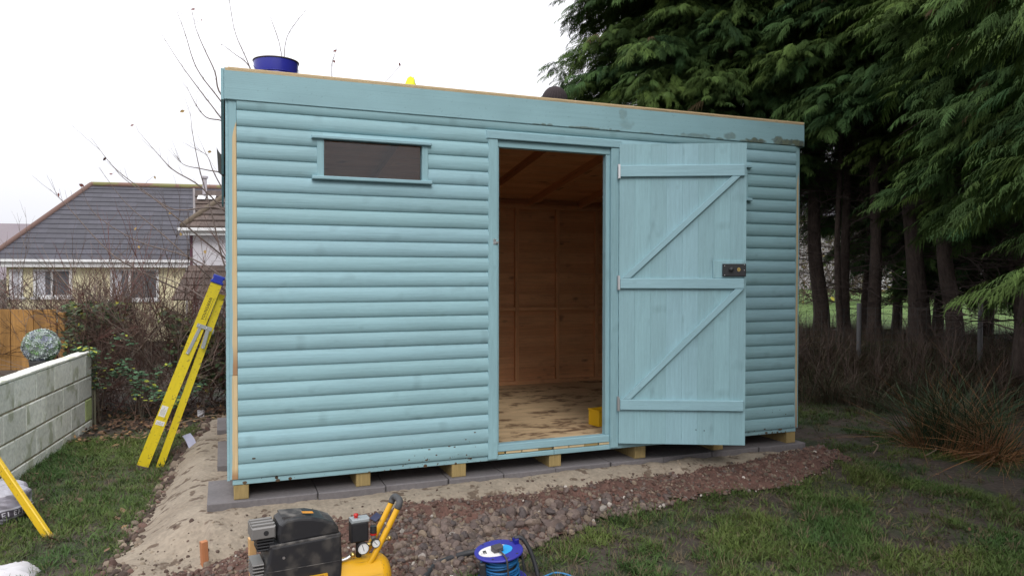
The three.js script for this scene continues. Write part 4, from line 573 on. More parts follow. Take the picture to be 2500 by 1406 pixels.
function thicket(name, label, pos, r, size, n, tw, leaves, leafCol, twigCol, leafSize) { // a mass of crossing stems with leaves through it
  const t = thing(name, label, 'hedge', pos); const lists = tw.map(() => []), L = [];
  const top = (x) => size[1] * (0.78 + 0.42 * fbm(x * 1.6 + pos[0], pos[2], 191, 3));
  for (let i = 0; i < n; i++) { const x = (r() - 0.5) * size[0], z = (r() - 0.5) * size[2], y = top(x) * Math.pow(r(), 1.15) * 0.9; if (y > 0.75 * top(x) && r() < 0.5) continue; dummy.position.set(x, y, z); dummy.rotation.set((r() - 0.5) * 2.4, r() * 6.28, (r() - 0.5) * 2.4); dummy.scale.setScalar(0.55 + 0.7 * r()); dummy.updateMatrix(); lists[i % tw.length].push({ m: dummy.matrix.clone(), c: col(...mul3(twigCol[Math.floor(r() * twigCol.length)], 0.6 + 0.7 * r())) }); }
  for (let i = 0; i < leaves; i++) { const x = (r() - 0.5) * size[0], z = (r() - 0.5) * size[2], T = top(x), y = T * r(); const c = fbm((x + pos[0]) * 2.2, y * 2.2, 193, 3); if (c < 0.45 + 0.12 * r()) continue; dummy.position.set(x, y, z); dummy.rotation.set((r() - 0.3) * 1.4, r() * 6.28, (r() - 0.5)); dummy.scale.setScalar(leafSize * (0.5 + r())); dummy.updateMatrix(); L.push({ m: dummy.matrix.clone(), c: col(...mul3(r() < 0.05 ? [0.3, 0.28, 0.05] : leafCol[Math.floor(r() * leafCol.length)], 0.5 + 0.9 * r())) }); }
  lists.forEach((l, i) => instanced('stems', tw[i], plantM, l, t)); instanced('leaves', leafGeo, leafM, L, t); return t;
}
{
  const r = rng(99), tw = [twigGeo(1, 0.9, 0.005), twigGeo(2, 0.7, 0.0042), twigGeo(3, 1.1, 0.006)], gl = [[0.065, 0.1, 0.045], [0.05, 0.075, 0.035], [0.1, 0.115, 0.04], [0.08, 0.105, 0.07]], br = [[0.17, 0.105, 0.078], [0.11, 0.07, 0.055], [0.24, 0.18, 0.145], [0.15, 0.062, 0.052]];
  thicket('bramble_hedge', 'tangled leafy bramble hedge between the block wall and the shed', [-0.5, -0.35, -4.75], r, [2.3, 1.29, 0.9], 950, tw, 11000, gl, br, 0.035);
  thicket('bramble_hedge', 'brown leafless bramble tangle rising behind the board fence', [-2.55, -0.3, -5.75], r, [2.6, 1.3, 0.9], 850, tw, 4200, gl, br.concat([[0.22, 0.17, 0.15]]), 0.03);
  thicket('bramble_hedge', 'dark scrubby hedge running on behind the back of the shed', [1.9, -0.35, -5.2], r, [2.6, 1.6, 1.2], 260, tw, 1500, gl, br, 0.035);
  // bramble shoots lying over the lawn edge, and broad-leaved shoots standing in front of the hedge
  for (const [x, z, hgt, label] of [[-0.85, -3.95, 0.62, 'leafy bramble shoot with pale green tips in front of the hedge'], [-1.25, -4.0, 0.85, 'grey-green leafy shoot growing over the end of the block wall'], [-0.55, -3.9, 0.35, 'low leafy bramble sprig at the foot of the hedge']]) {
    const p = thing('bramble_shoot', label, 'plant', [x, groundY(x, z) - 0.01, z]); const L = [];
    for (let k = 0; k < 5; k++) { const a = r() * 6.28, pts = curve([[0, 0, 0], [Math.cos(a) * 0.05, hgt * 0.5, Math.sin(a) * 0.05], [Math.cos(a) * 0.16, hgt * (0.8 + 0.3 * r()), Math.sin(a) * 0.16], [Math.cos(a) * 0.3, hgt * (0.75 + 0.3 * r()), Math.sin(a) * 0.3]], 12); part('stem', tube(pts, 0.003, 4), dirty, p);
      pts.slice(4).forEach((q, i) => { for (let m = 0; m < 5; m++) { dummy.position.copy(q).add(V(r() - 0.5, r() - 0.5, r() - 0.5).multiplyScalar(0.07)); dummy.rotation.set(0.5 * r(), r() * 6.28, (r() - 0.5) * 0.6); dummy.scale.setScalar(0.02 + 0.018 * r()); dummy.updateMatrix(); L.push({ m: dummy.matrix.clone(), c: col(...mul3(r() < 0.16 ? [0.33, 0.36, 0.06] : [0.07, 0.13, 0.07], 0.6 + 0.8 * r())) }); } }); }
    instanced('leaves', leafGeo, leafM, L, p);
  }
  // young bare tree behind the shed
  const t = thing('bare_tree', 'bare young tree with thin upswept branches behind the shed', 'tree', [0.3, -0.4, -4.85]), O = V(0.3, -0.4, -4.85), tops = [];
  const bark = mat({ color: [0.15, 0.115, 0.1], roughness: 0.85 });
  const BR = [
  [[0.00, 1.29, -4.72], [-0.18, 2.06, -4.80], [-0.29, 2.49, -4.85], [-0.37, 2.93, -4.89], [-0.40, 3.22, -4.91]],
  [[0.00, 3.00, -4.54], [-0.29, 3.42, -4.66], [-0.50, 3.73, -4.74], [-0.74, 4.14, -4.84]],
  [[-0.06, 3.36, -4.89], [-0.33, 3.76, -5.00], [-0.46, 4.19, -5.06], [-0.57, 4.50, -5.11]],
  [[-0.08, 3.53, -5.11], [-0.12, 3.75, -5.13], [-0.25, 4.06, -5.19], [-0.34, 4.30, -5.23], [-0.40, 4.61, -5.26]],
  [[0.26, 3.71, -4.55], [0.11, 4.10, -4.62], [0.03, 4.55, -4.66]],
  [[-0.27, 2.26, -4.41], [-0.57, 2.46, -4.53], [-0.73, 2.64, -4.60], [-0.93, 2.89, -4.68]],
  [[-0.48, 1.86, -4.27], [-0.79, 2.14, -4.40], [-1.16, 2.45, -4.55], [-1.40, 2.78, -4.65]],
  [[-0.02, 1.21, -3.87], [-0.38, 1.45, -4.01], [-0.91, 1.63, -4.22], [-1.35, 1.94, -4.40], [-1.44, 2.12, -4.44]],
  [[-0.01, 2.01, -4.41], [-0.55, 2.01, -4.63], [-0.78, 2.14, -4.72], [-1.11, 2.38, -4.85], [-1.24, 2.54, -4.91]],
  [[-0.19, 0.97, -3.82], [-0.38, 1.11, -3.90], [-0.69, 1.25, -4.02], [-1.28, 1.35, -4.26]],
  [[-0.40, 1.45, -4.34], [-0.72, 1.76, -4.47], [-1.05, 2.06, -4.61], [-1.34, 2.47, -4.73]],
  [[0.63, 3.56, -4.51], [0.60, 4.00, -4.53], [0.46, 4.44, -4.60]],
  [[0.64, 3.54, -4.62], [0.69, 4.13, -4.61], [0.90, 4.45, -4.53]],
  [[1.19, 3.46, -4.72], [1.24, 3.92, -4.71], [1.29, 4.08, -4.69]],
  [[0.00, 3.01, -4.43], [-0.22, 3.08, -4.52], [-0.36, 3.29, -4.57], [-0.42, 3.43, -4.60]],
  [[-0.01, 2.39, -4.31], [-0.23, 2.46, -4.40], [-0.46, 2.52, -4.49], [-0.53, 2.62, -4.52]],
  [[-0.02, 2.22, -4.53], [-0.14, 2.46, -4.58], [-0.21, 2.65, -4.61], [-0.28, 2.70, -4.64]],
  [[0.26, 3.71, -4.55], [0.09, 3.87, -4.62], [-0.05, 3.98, -4.68]],
  [[-1.06, 1.40, -4.38], [-1.27, 1.58, -4.47], [-1.68, 2.07, -4.64], [-1.81, 2.20, -4.69]]];
  part('trunk', tube(curve([[0, 0, 0], [0.02, 0.6, 0.05], [-0.05, 1.2, 0.1], [0.1, 2.2, 0.15], [0.15, 3.2, 0.2]], 14), [0.055, 0.053, 0.05, 0.048, 0.045, 0.043, 0.04, 0.038, 0.035, 0.032, 0.03, 0.026, 0.022, 0.018, 0.014], 8), bark, t);
  const inner = V(0.1, 0, 0.15);
  BR.forEach((b) => { const p = b.map((q) => V(...q).sub(O)), y0 = Math.max(0.3, p[0].y - 0.75), root = V(lerp(0.02, 0.15, clamp(y0 / 3.2)), y0, lerp(0.04, 0.2, clamp(y0 / 3.2))); const pts = curve([root, ...p], 20), w0 = 0.003 + 0.0019 * p.length; const gs = [tube(pts, pts.map((_, i) => lerp(w0, 0.0014, i / 20)), 5)];
    for (let k = 0; k < 9; k++) { const i = 4 + Math.floor(r() * 16), d = pts[i].clone().sub(pts[i - 1]).normalize().add(V(r() - 0.5, r() * 0.5 - 0.1, r() - 0.5).multiplyScalar(1.1)).normalize(), l = 0.1 + 0.32 * r() * r(), q = [pts[i], pts[i].clone().addScaledVector(d, l * 0.5), pts[i].clone().addScaledVector(d, l).add(V(0, 0.03 * r(), 0))]; gs.push(tube(q, [0.0018, 0.0014, 0.0009], 4)); }
    part('branch', merge(gs), bark, t); });
  const near = []; BR.forEach((b) => curve(b.map((q) => V(...q).sub(O)), 24).forEach((p) => near.push(p)));
  const red = mat({ color: [0.16, 0.045, 0.035], roughness: 0.6, side: THREE.DoubleSide }), tan = mat({ color: [0.3, 0.19, 0.05], roughness: 0.6, side: THREE.DoubleSide });
  [[-0.98, 2.97, -4.70], [-1.28, 2.53, -4.60], [-1.18, 2.38, -4.56], [-1.70, 2.15, -4.54], [-1.44, 2.22, -4.44], [-0.40, 4.50, -5.04], [-0.34, 4.47, -5.02], [-0.26, 4.38, -5.09], [1.29, 4.06, -4.69], [1.25, 3.94, -4.71], [2.02, 3.86, -4.40], [-0.93, 1.59, -4.55], [-0.95, 1.80, -4.57], [-0.58, 1.97, -4.53], [-0.75, 2.36, -4.39], [-0.23, 1.50, -4.28], [-0.48, 1.70, -4.38], [-0.16, 2.70, -4.59], [-0.44, 3.13, -4.49]].forEach((q, i) => { const o = part('leaf', leafGeo, i < 11 ? red : tan, t); o.position.copy(V(...q).sub(O)); { const p = near.reduce((a, c) => (c.distanceToSquared(o.position) < a.distanceToSquared(o.position) ? c : a)); if (p.distanceTo(o.position) < 0.5) part('twig', tube([p, p.clone().lerp(o.position, 0.5).add(V(0, 0.02, 0)), o.position.clone()], [0.0017, 0.0013, 0.0009], 4), bark, t); } o.rotation.set(1 + r(), r() * 6, r()); o.scale.setScalar(0.022 + 0.014 * r()); });
  part('branch', tube(curve([[0.2, 2.8, 0.2], [0.8, 3.4, 0.2], [1.4, 3.9, 0.35], [1.72, 4.26, 0.45]], 16), 0.0022, 4), bark, t);
}

// ------------------------------------------------------------------ the row of tall conifers
function sprayGeo(seed) { // one feathery spray, 1 m long along +x: separate drooping fingers either side of a stalk
  const r = rng(seed), pos = [], idx = [], ax = (t) => V(t, 0.1 * t - 0.34 * t * t, 0);
  const finger = (p, d, L, w, sag, up) => { const n = 3, o = pos.length / 3, sd = d.clone().cross(up).normalize(); for (let k = 0; k <= n; k++) { const t = k / n, q = p.clone().addScaledVector(d, L * t); q.y -= sag * L * t * t; q.x += 0.12 * L * t * t; const ww = w * (k === 0 ? 0.5 : k === n ? 0.12 : 1 - 0.25 * t); pos.push(q.x + sd.x * ww, q.y + sd.y * ww, q.z + sd.z * ww, q.x - sd.x * ww, q.y - sd.y * ww, q.z - sd.z * ww); } for (let k = 0; k < n; k++) { const e = o + k * 2; idx.push(e, e + 1, e + 2, e + 2, e + 1, e + 3); } };
  finger(ax(0), V(1, -0.1, 0).normalize(), 1.02, 0.014, 0.26, V(0, 1, 0));
  for (let i = 0; i < 9; i++) { const t = 0.1 + 0.1 * i, base = ax(t);
    for (const sd of [-1, 1]) { if (r() < 0.08) continue; const L = (0.44 - 0.26 * t) * (0.7 + 0.55 * r()), up = V(0.1 * (r() - 0.5), 1, 0.5 * sd * (r() - 0.35)), d = V(0.78 + 0.2 * r(), 0.06 - 0.22 * r(), sd * (0.72 - 0.28 * t)).normalize(); finger(base, d, L, 0.017, 0.5 + 0.5 * r(), up);
      for (let k = 0; k < 4; k++) { const q = base.clone().addScaledVector(d, L * (0.2 + 0.19 * k)); q.y -= 0.5 * L * (0.2 + 0.19 * k) ** 2; const e = d.clone().add(V(0.25, -0.25, 0.8 * (k % 2 ? 1 : -1))).normalize(); finger(q, e, L * (0.3 - 0.04 * k) * (0.8 + 0.5 * r()), 0.011, 0.7, up); } } }
  const g = new THREE.BufferGeometry(); g.setAttribute('position', new THREE.Float32BufferAttribute(pos, 3)); g.setIndex(idx); g.computeVertexNormals(); return g;
}
const barkT = tex(256, 256, (u, v) => mul3(mix3([0.035, 0.025, 0.02], [0.085, 0.062, 0.05], fbm(u * 24, v * 5, 201, 4, 24, 5)), 0.6 + 0.8 * fbm(u * 40, v * 20, 202, 3, 40, 20)), { tile: 0.9 });
const barkM = mat({ map: barkT, roughness: 0.95, bumpMap: tex(256, 256, (u, v) => fbm(u * 26, v * 5, 203, 4, 26, 5), { srgb: false, tile: 0.9 }), bumpScale: 0.02 });
const sprays = [1, 2, 3, 4].map((k) => sprayGeo(300 + k)), deadT = [twigGeo(11, 0.9, 0.01, 6), twigGeo(12, 1.1, 0.012, 5)];
function conifer(label, x, z, o) {
  const { H = 14, base = 3, R = 1.8, tr = 0.14, seed = 1, dens = 1, lean = [0, 0], stems = 1, low = 0 } = o, r = rng(seed * 71 + 3), gy = groundY(x, z), t = thing('conifer_tree', label, 'tree', [x, gy - 0.05, z], 0, 'row of tall conifers');
  for (let s = 0; s < stems; s++) { const a = r() * 6, dx = s ? (r() - 0.5) * 0.7 : 0, dz = s ? (r() - 0.5) * 0.3 : 0, k = s ? 0.65 : 1; const pts = curve([[dx * 0.25, -0.1, dz * 0.25], [dx * 0.6 + 0.04 * Math.cos(a), 0.35, dz * 0.6 + 0.04 * Math.sin(a)], [dx + lean[0] * 0.4 + 0.09 * Math.sin(a * 3), 1.5, dz + 0.05 * Math.cos(a * 2)], [dx + lean[0], 3.4, dz + lean[1]], [dx * 1.2 + lean[0] * 1.4, 6, dz], [dx + lean[0] * 1.5, H, dz]], 24); part('trunk', tube(pts, pts.map((_, i) => (i === 0 ? 1.45 : i === 1 ? 1.15 : 1) * tr * k * (1 - 0.8 * (i / 24))), 9), barkM, t); }
  const lists = sprays.map(() => []), limbs = [], n = Math.round(190 * dens * (H - base) / 7);
  for (let i = 0; i < n; i++) {
    const f = Math.pow((i + r()) / n, 0.9), y = base + (H - base) * f, az = r() * 6.283, prof = R * (0.35 + 0.65 * Math.pow(1 - f, 0.55)) * smooth(-0.05, 0.14, f + 0.04) * (0.7 + 0.5 * r()), c = Math.cos(az), s = Math.sin(az), drop = low * (1 - f) * (1 - f);
    const at = (q) => V(lean[0] * Math.min(1.4, y / 3.4) + c * prof * q, y + prof * (0.28 * q - (0.42 + drop) * q * q), s * prof * q);
    if (i % 2 === 0 && f < 0.6) limbs.push(tube([at(0), at(0.35), at(0.7), at(0.95)], [0.022, 0.016, 0.009, 0.003], 4, false));
    const nodes = Math.max(3, Math.round((3 + prof * 3.4) * (f < 0.5 ? 1 : 0.6))), big = f > 0.5 ? 1.7 : 1, tone = r();
    for (let j = 0; j < nodes; j++) { const q = 0.24 + 0.76 * ((j + r()) / nodes), node = at(q), end = q > 0.86;
      for (const sd of end ? [-1, 0, 1] : [-1, 1]) { const yaw = az + sd * (0.35 + 0.75 * r()), reach = (0.16 + 0.3 * (1 - q) + 0.16 * r()) * Math.min(1.2, prof), d = V(Math.cos(yaw), 0.12 - 0.35 * r(), Math.sin(yaw));
        const k3 = 3; for (let k = 0; k < k3; k++) { const u = k / (k3 - 1), p = node.clone().addScaledVector(d, reach * u); p.y -= 0.1 * u * u + 0.06 * (r() - 0.5); p.x += 0.12 * (r() - 0.5); p.z += 0.12 * (r() - 0.5);
          dummy.position.copy(p); dummy.rotation.order = 'YZX'; dummy.rotation.set((r() - 0.5) * 1.0, -(yaw + (r() - 0.5) * 1.1), 0.12 - 0.5 * r() - 0.25 * u); const sc = (0.2 + 0.2 * r()) * big; dummy.scale.set(sc, sc, sc * (0.8 + 0.5 * r())); dummy.updateMatrix();
          const h = 0.55 * fbm(p.x * 1.4 + x, p.y * 1.4 + z, 211, 2) + 0.45 * tone; lists[Math.floor(r() * 4)].push({ m: dummy.matrix.clone(), c: col(...mul3(r() < 0.008 ? [0.11, 0.08, 0.04] : mix3([0.04, 0.09, 0.032], [0.108, 0.165, 0.038], clamp(h * 1.7 - 0.35 + 0.4 * (r() - 0.5))), 0.6 + 0.8 * r())) }); } } }
  }
  dummy.rotation.order = 'XYZ';
  if (limbs.length) part('limbs', merge(limbs), barkM, t);
  const D = [[], []]; for (let i = 0; i < 46; i++) { const y = 0.5 + (Math.max(base, 2.4) + 0.4) * Math.pow(r(), 0.8), az = r() * 6.28; dummy.position.set(lean[0] * Math.min(1, y / 3.4), y, 0); dummy.rotation.set(0, 0, 0); const q = new THREE.Quaternion().setFromUnitVectors(V(0, 1, 0), V(Math.cos(az), -0.25 + 0.5 * r(), Math.sin(az)).normalize()); D[i % 2].push({ m: M(dummy.position.clone(), q, V(1, 1, 1).multiplyScalar(0.5 + 0.7 * r())), c: col(...mul3([0.07, 0.05, 0.042], 0.6 + 0.7 * r())) }); }
  D.forEach((l, i) => instanced('dead_twigs', deadT[i], plantM, l, t));
  lists.forEach((l, i) => instanced('crown', sprays[i], leafM, l, t));
  return t;
}
conifer('tall conifer whose feathery edge stands against the sky above the roof', 7.5, -6.45, { base: 2.2, R: 1.95, seed: 1, dens: 1.9 });
conifer('tall conifer rising behind the low end of the roof fascia', 8.45, -5.75, { base: 2.6, R: 1.8, seed: 2, dens: 1.6 });
conifer('tall conifer with a straight dark trunk beside the shed corner', 9.3, -4.95, { base: 4.1, R: 1.75, seed: 3, tr: 0.16, lean: [-0.12, 0] });
conifer('conifer with twin thin stems next to the wire fence post', 9.3, -4.35, { base: 4.4, R: 1.5, seed: 4, tr: 0.1, stems: 2 });
conifer('conifer with a slim upright trunk past the twin-stemmed one', 9.42, -3.9, { base: 4.0, R: 1.7, seed: 5, tr: 0.125, lean: [-0.1, 0] });
conifer('thick leaning conifer trunk among the crowded trees', 9.6, -3.35, { base: 3.5, R: 1.8, seed: 6, tr: 0.17, lean: [-0.35, 0], stems: 2 });
conifer('conifer with low sweeping boughs over the wire fence', 9.6, -2.75, { base: 3.1, R: 1.8, seed: 7, tr: 0.14, low: 0.2, lean: [-0.1, 0] });
conifer('dense conifer behind the bright fence post', 10.4, -2.3, { base: 2.5, R: 1.8, seed: 8, tr: 0.16, low: 0.3 });
conifer('conifer with boughs hanging almost to the grass tussock', 8.75, -1.15, { base: 2.4, R: 1.6, seed: 9, tr: 0.17, low: 0.35 });
conifer('conifer at the end of the visible row beside the lawn', 8.3, 0.3, { base: 2.3, R: 1.7, seed: 10, tr: 0.16, low: 0.3 });
conifer('conifer further along the lawn edge', 7.9, 1.6, { base: 2.2, R: 1.9, seed: 11, tr: 0.16 });
conifer('conifer standing level with the open lawn', 6.2, 2.9, { base: 1.2, R: 2.2, seed: 12, tr: 0.16 });
conifer('conifer on the lawn edge well past the shed', 5.7, 4.6, { base: 1.2, R: 2.2, seed: 13, tr: 0.16 });
conifer('conifer furthest along the lawn edge', 5.2, 6.5, { base: 1.2, R: 2.3, seed: 14, tr: 0.16 });
conifer('thin crooked conifer stem between the first two trunks', 10.1, -4.75, { base: 3.8, R: 1.2, seed: 25, tr: 0.075, dens: 0.5, lean: [0.15, 0], stems: 2 });
conifer('thin conifer stem close behind the leaning trunk', 10.2, -3.7, { base: 3.0, R: 1.3, seed: 26, tr: 0.085, dens: 0.5, stems: 2 });
conifer('slim conifer standing behind the front row of trunks', 11.3, -5.2, { base: 1.5, R: 1.7, seed: 21, tr: 0.1, dens: 0.8 });
conifer('slender conifer in the second row with low green boughs', 11.6, -4.6, { base: 1.0, R: 1.7, seed: 22, tr: 0.11, stems: 2, dens: 0.8, lean: [0.2, 0] });
conifer('bushy conifer filling the second row behind the fence', 11.7, -3.8, { base: 0.7, R: 1.7, seed: 23, tr: 0.12, dens: 0.8 });
conifer('last conifer of the second row, dense almost to the ground', 11.8, -2.7, { base: 0.5, R: 1.8, seed: 24, tr: 0.12, dens: 0.8 });
// wire fence under the trees
{
  const t = thing('wire_fence', 'wire mesh fence on thin grey posts under the conifers', 'fence'), A = V(6.0, 0, -4.1), B = V(8.06, 0, -2.95), C = V(9.0, 0, -1.9), D = V(9.3, 0, 0.6), gm = mat({ color: [0.12, 0.12, 0.12], roughness: 0.85 }), wm = mat({ color: [0.05, 0.055, 0.05], roughness: 0.6 });
  for (const q of [A, B, C, D]) { const y = groundY(q.x, q.z); part('post', tube([V(q.x, y - 0.2, q.z), V(q.x, y + 0.86, q.z)], 0.03, 10), gm, t); }
  const W2 = []; for (const [p, q] of [[A, B], [B, C], [C, D]]) { const L = p.distanceTo(q), n = Math.round(L / 0.1), at = (k, h) => { const s = p.clone().lerp(q, k); s.y = groundY(s.x, s.z) + h; return s; }; for (let i = 0; i <= n; i++) W2.push(tube([at(i / n, 0), at(i / n, 0.8)], 0.0022, 3, false)); for (let j = 0; j < 10; j++) { const pts = []; for (let i = 0; i <= 8; i++) pts.push(at(i / 8, 0.02 + j * 0.086)); W2.push(tube(pts, 0.0024, 3, false)); } }
  part('wire_mesh', merge(W2), wm, t).userData.kind = 'stuff';
}
{ // the field beyond the fence
  const t = tex(256, 256, (u, v) => mul3(mix3([0.05, 0.11, 0.016], [0.1, 0.16, 0.03], fbm(u * 6, v * 6, 261, 5, 6)), 0.7 + 0.6 * fbm(u * 50, v * 50, 262, 2, 50)), { tile: 3 });
  structure('field', sheet(8.5, 60, -60, 3, 0.75, (x, z) => 0.8 * x - 0.6 * z > 11.6 + 0.8 * fbm(x, z, 263, 2), (x, z) => groundY(x, z) + 0.02), mat({ map: t, roughness: 0.95, bumpMap: soilB, bumpScale: 0.03 }));
}
// dead bracken and long grass below the trees, the sedge tussock, and scrub in the field beyond
{
  const r = rng(123), st = [bladeGeo(22, 0.42, 0.1, 0.003, 21, 1.0), bladeGeo(18, 0.55, 0.12, 0.0032, 22, 1.2), bladeGeo(26, 0.3, 0.12, 0.003, 23, 1.3)], L = st.map(() => []), tl = [[], []];
  const br = new THREE.Group(); br.name = 'dead_bracken'; br.userData = { kind: 'stuff', label: 'brown dead bracken and long grass beneath the conifers', category: 'bracken' }; scene.add(br);
  for (let i = 0; i < 5200; i++) { const x = lerp(4.9, 10.5, r()), z = lerp(-5.2, 1.2, r()), s = 0.8 * x - 0.6 * z; const e = s - 6.15 + 1.0 * (fbm(x * 1.2, z * 1.2, 221, 3) - 0.5) - (z > -0.6 ? 0.9 * smooth(-0.6, 0.6, z) : 0); if (e < 0 || r() > 0.3 + e) continue; dummy.position.set(x, groundY(x, z) - 0.01, z); dummy.rotation.set((r() - 0.5) * 0.5, r() * 6.28, (r() - 0.5) * 0.5); dummy.scale.setScalar((0.55 + 0.6 * r()) * (0.6 + 0.4 * smooth(0, 0.6, e)) * (1 - 0.45 * smooth(8.2, 9.4, s))); dummy.updateMatrix(); const c = r() < 0.3 ? [0.04, 0.06, 0.02] : [0.1, 0.066, 0.04]; if (i % 7 === 0) tl[i % 2].push({ m: dummy.matrix.clone().scale(V(0.6, 0.6, 0.6)), c: col(0.09, 0.06, 0.045) }); else L[i % 3].push({ m: dummy.matrix.clone(), c: col(...mul3(c, 0.5 + 0.8 * r())) }); }
  L.forEach((l, i) => instanced('fronds', st[i], plantM, l, br, 'stuff')); tl.forEach((l, i) => instanced('stalks', deadT[i], plantM, l, br, 'stuff'));
  const tx = 6.1, tz = 0.05, t = thing('sedge_tussock', 'big sedge tussock, dark green above with drooping orange-brown dead blades', 'tussock', [tx, groundY(tx, tz) - 0.02, tz]), gl = [], dl = [];
  const gg = bladeGeo(26, 0.72, 0.09, 0.0034, 31, 0.95), dg = bladeGeo(26, 0.5, 0.1, 0.0034, 32, 1.9);
  for (let i = 0; i < 34; i++) { const a = r() * 6.28, q = Math.sqrt(r()); dummy.position.set(Math.cos(a) * q * 0.3, 0, Math.sin(a) * q * 0.3); dummy.rotation.set(Math.sin(a) * 0.35 * q, r() * 6, -Math.cos(a) * 0.35 * q); dummy.scale.setScalar(0.7 + 0.5 * r()); dummy.updateMatrix(); gl.push({ m: dummy.matrix.clone(), c: col(...mul3([0.03, 0.058, 0.022], 0.6 + 0.8 * r())) }); }
  for (let i = 0; i < 46; i++) { const a = r() * 6.28; dummy.position.set(Math.cos(a) * 0.34, 0.02, Math.sin(a) * 0.34); dummy.rotation.set(Math.sin(a) * 0.75, r() * 6, -Math.cos(a) * 0.75); dummy.scale.setScalar(0.6 + 0.45 * r()); dummy.updateMatrix(); dl.push({ m: dummy.matrix.clone(), c: col(...mul3([0.24, 0.115, 0.045], 0.6 + 0.8 * r())) }); }
  instanced('green_blades', gg, plantM, gl, t); instanced('dead_blades', dg, plantM, dl, t);
  const tw = [twigGeo(41, 1.6, 0.012), twigGeo(42, 2.0, 0.014)];
  thicket('field_scrub', 'olive-brown scrub bushes in the field beyond the trees', [18.2, 0.0, -14.6], r, [16, 3.0, 2.4], 700, tw, 5200, [[0.07, 0.085, 0.025], [0.1, 0.085, 0.035], [0.045, 0.065, 0.02]], [[0.08, 0.052, 0.038], [0.1, 0.066, 0.045]], 0.1);
}

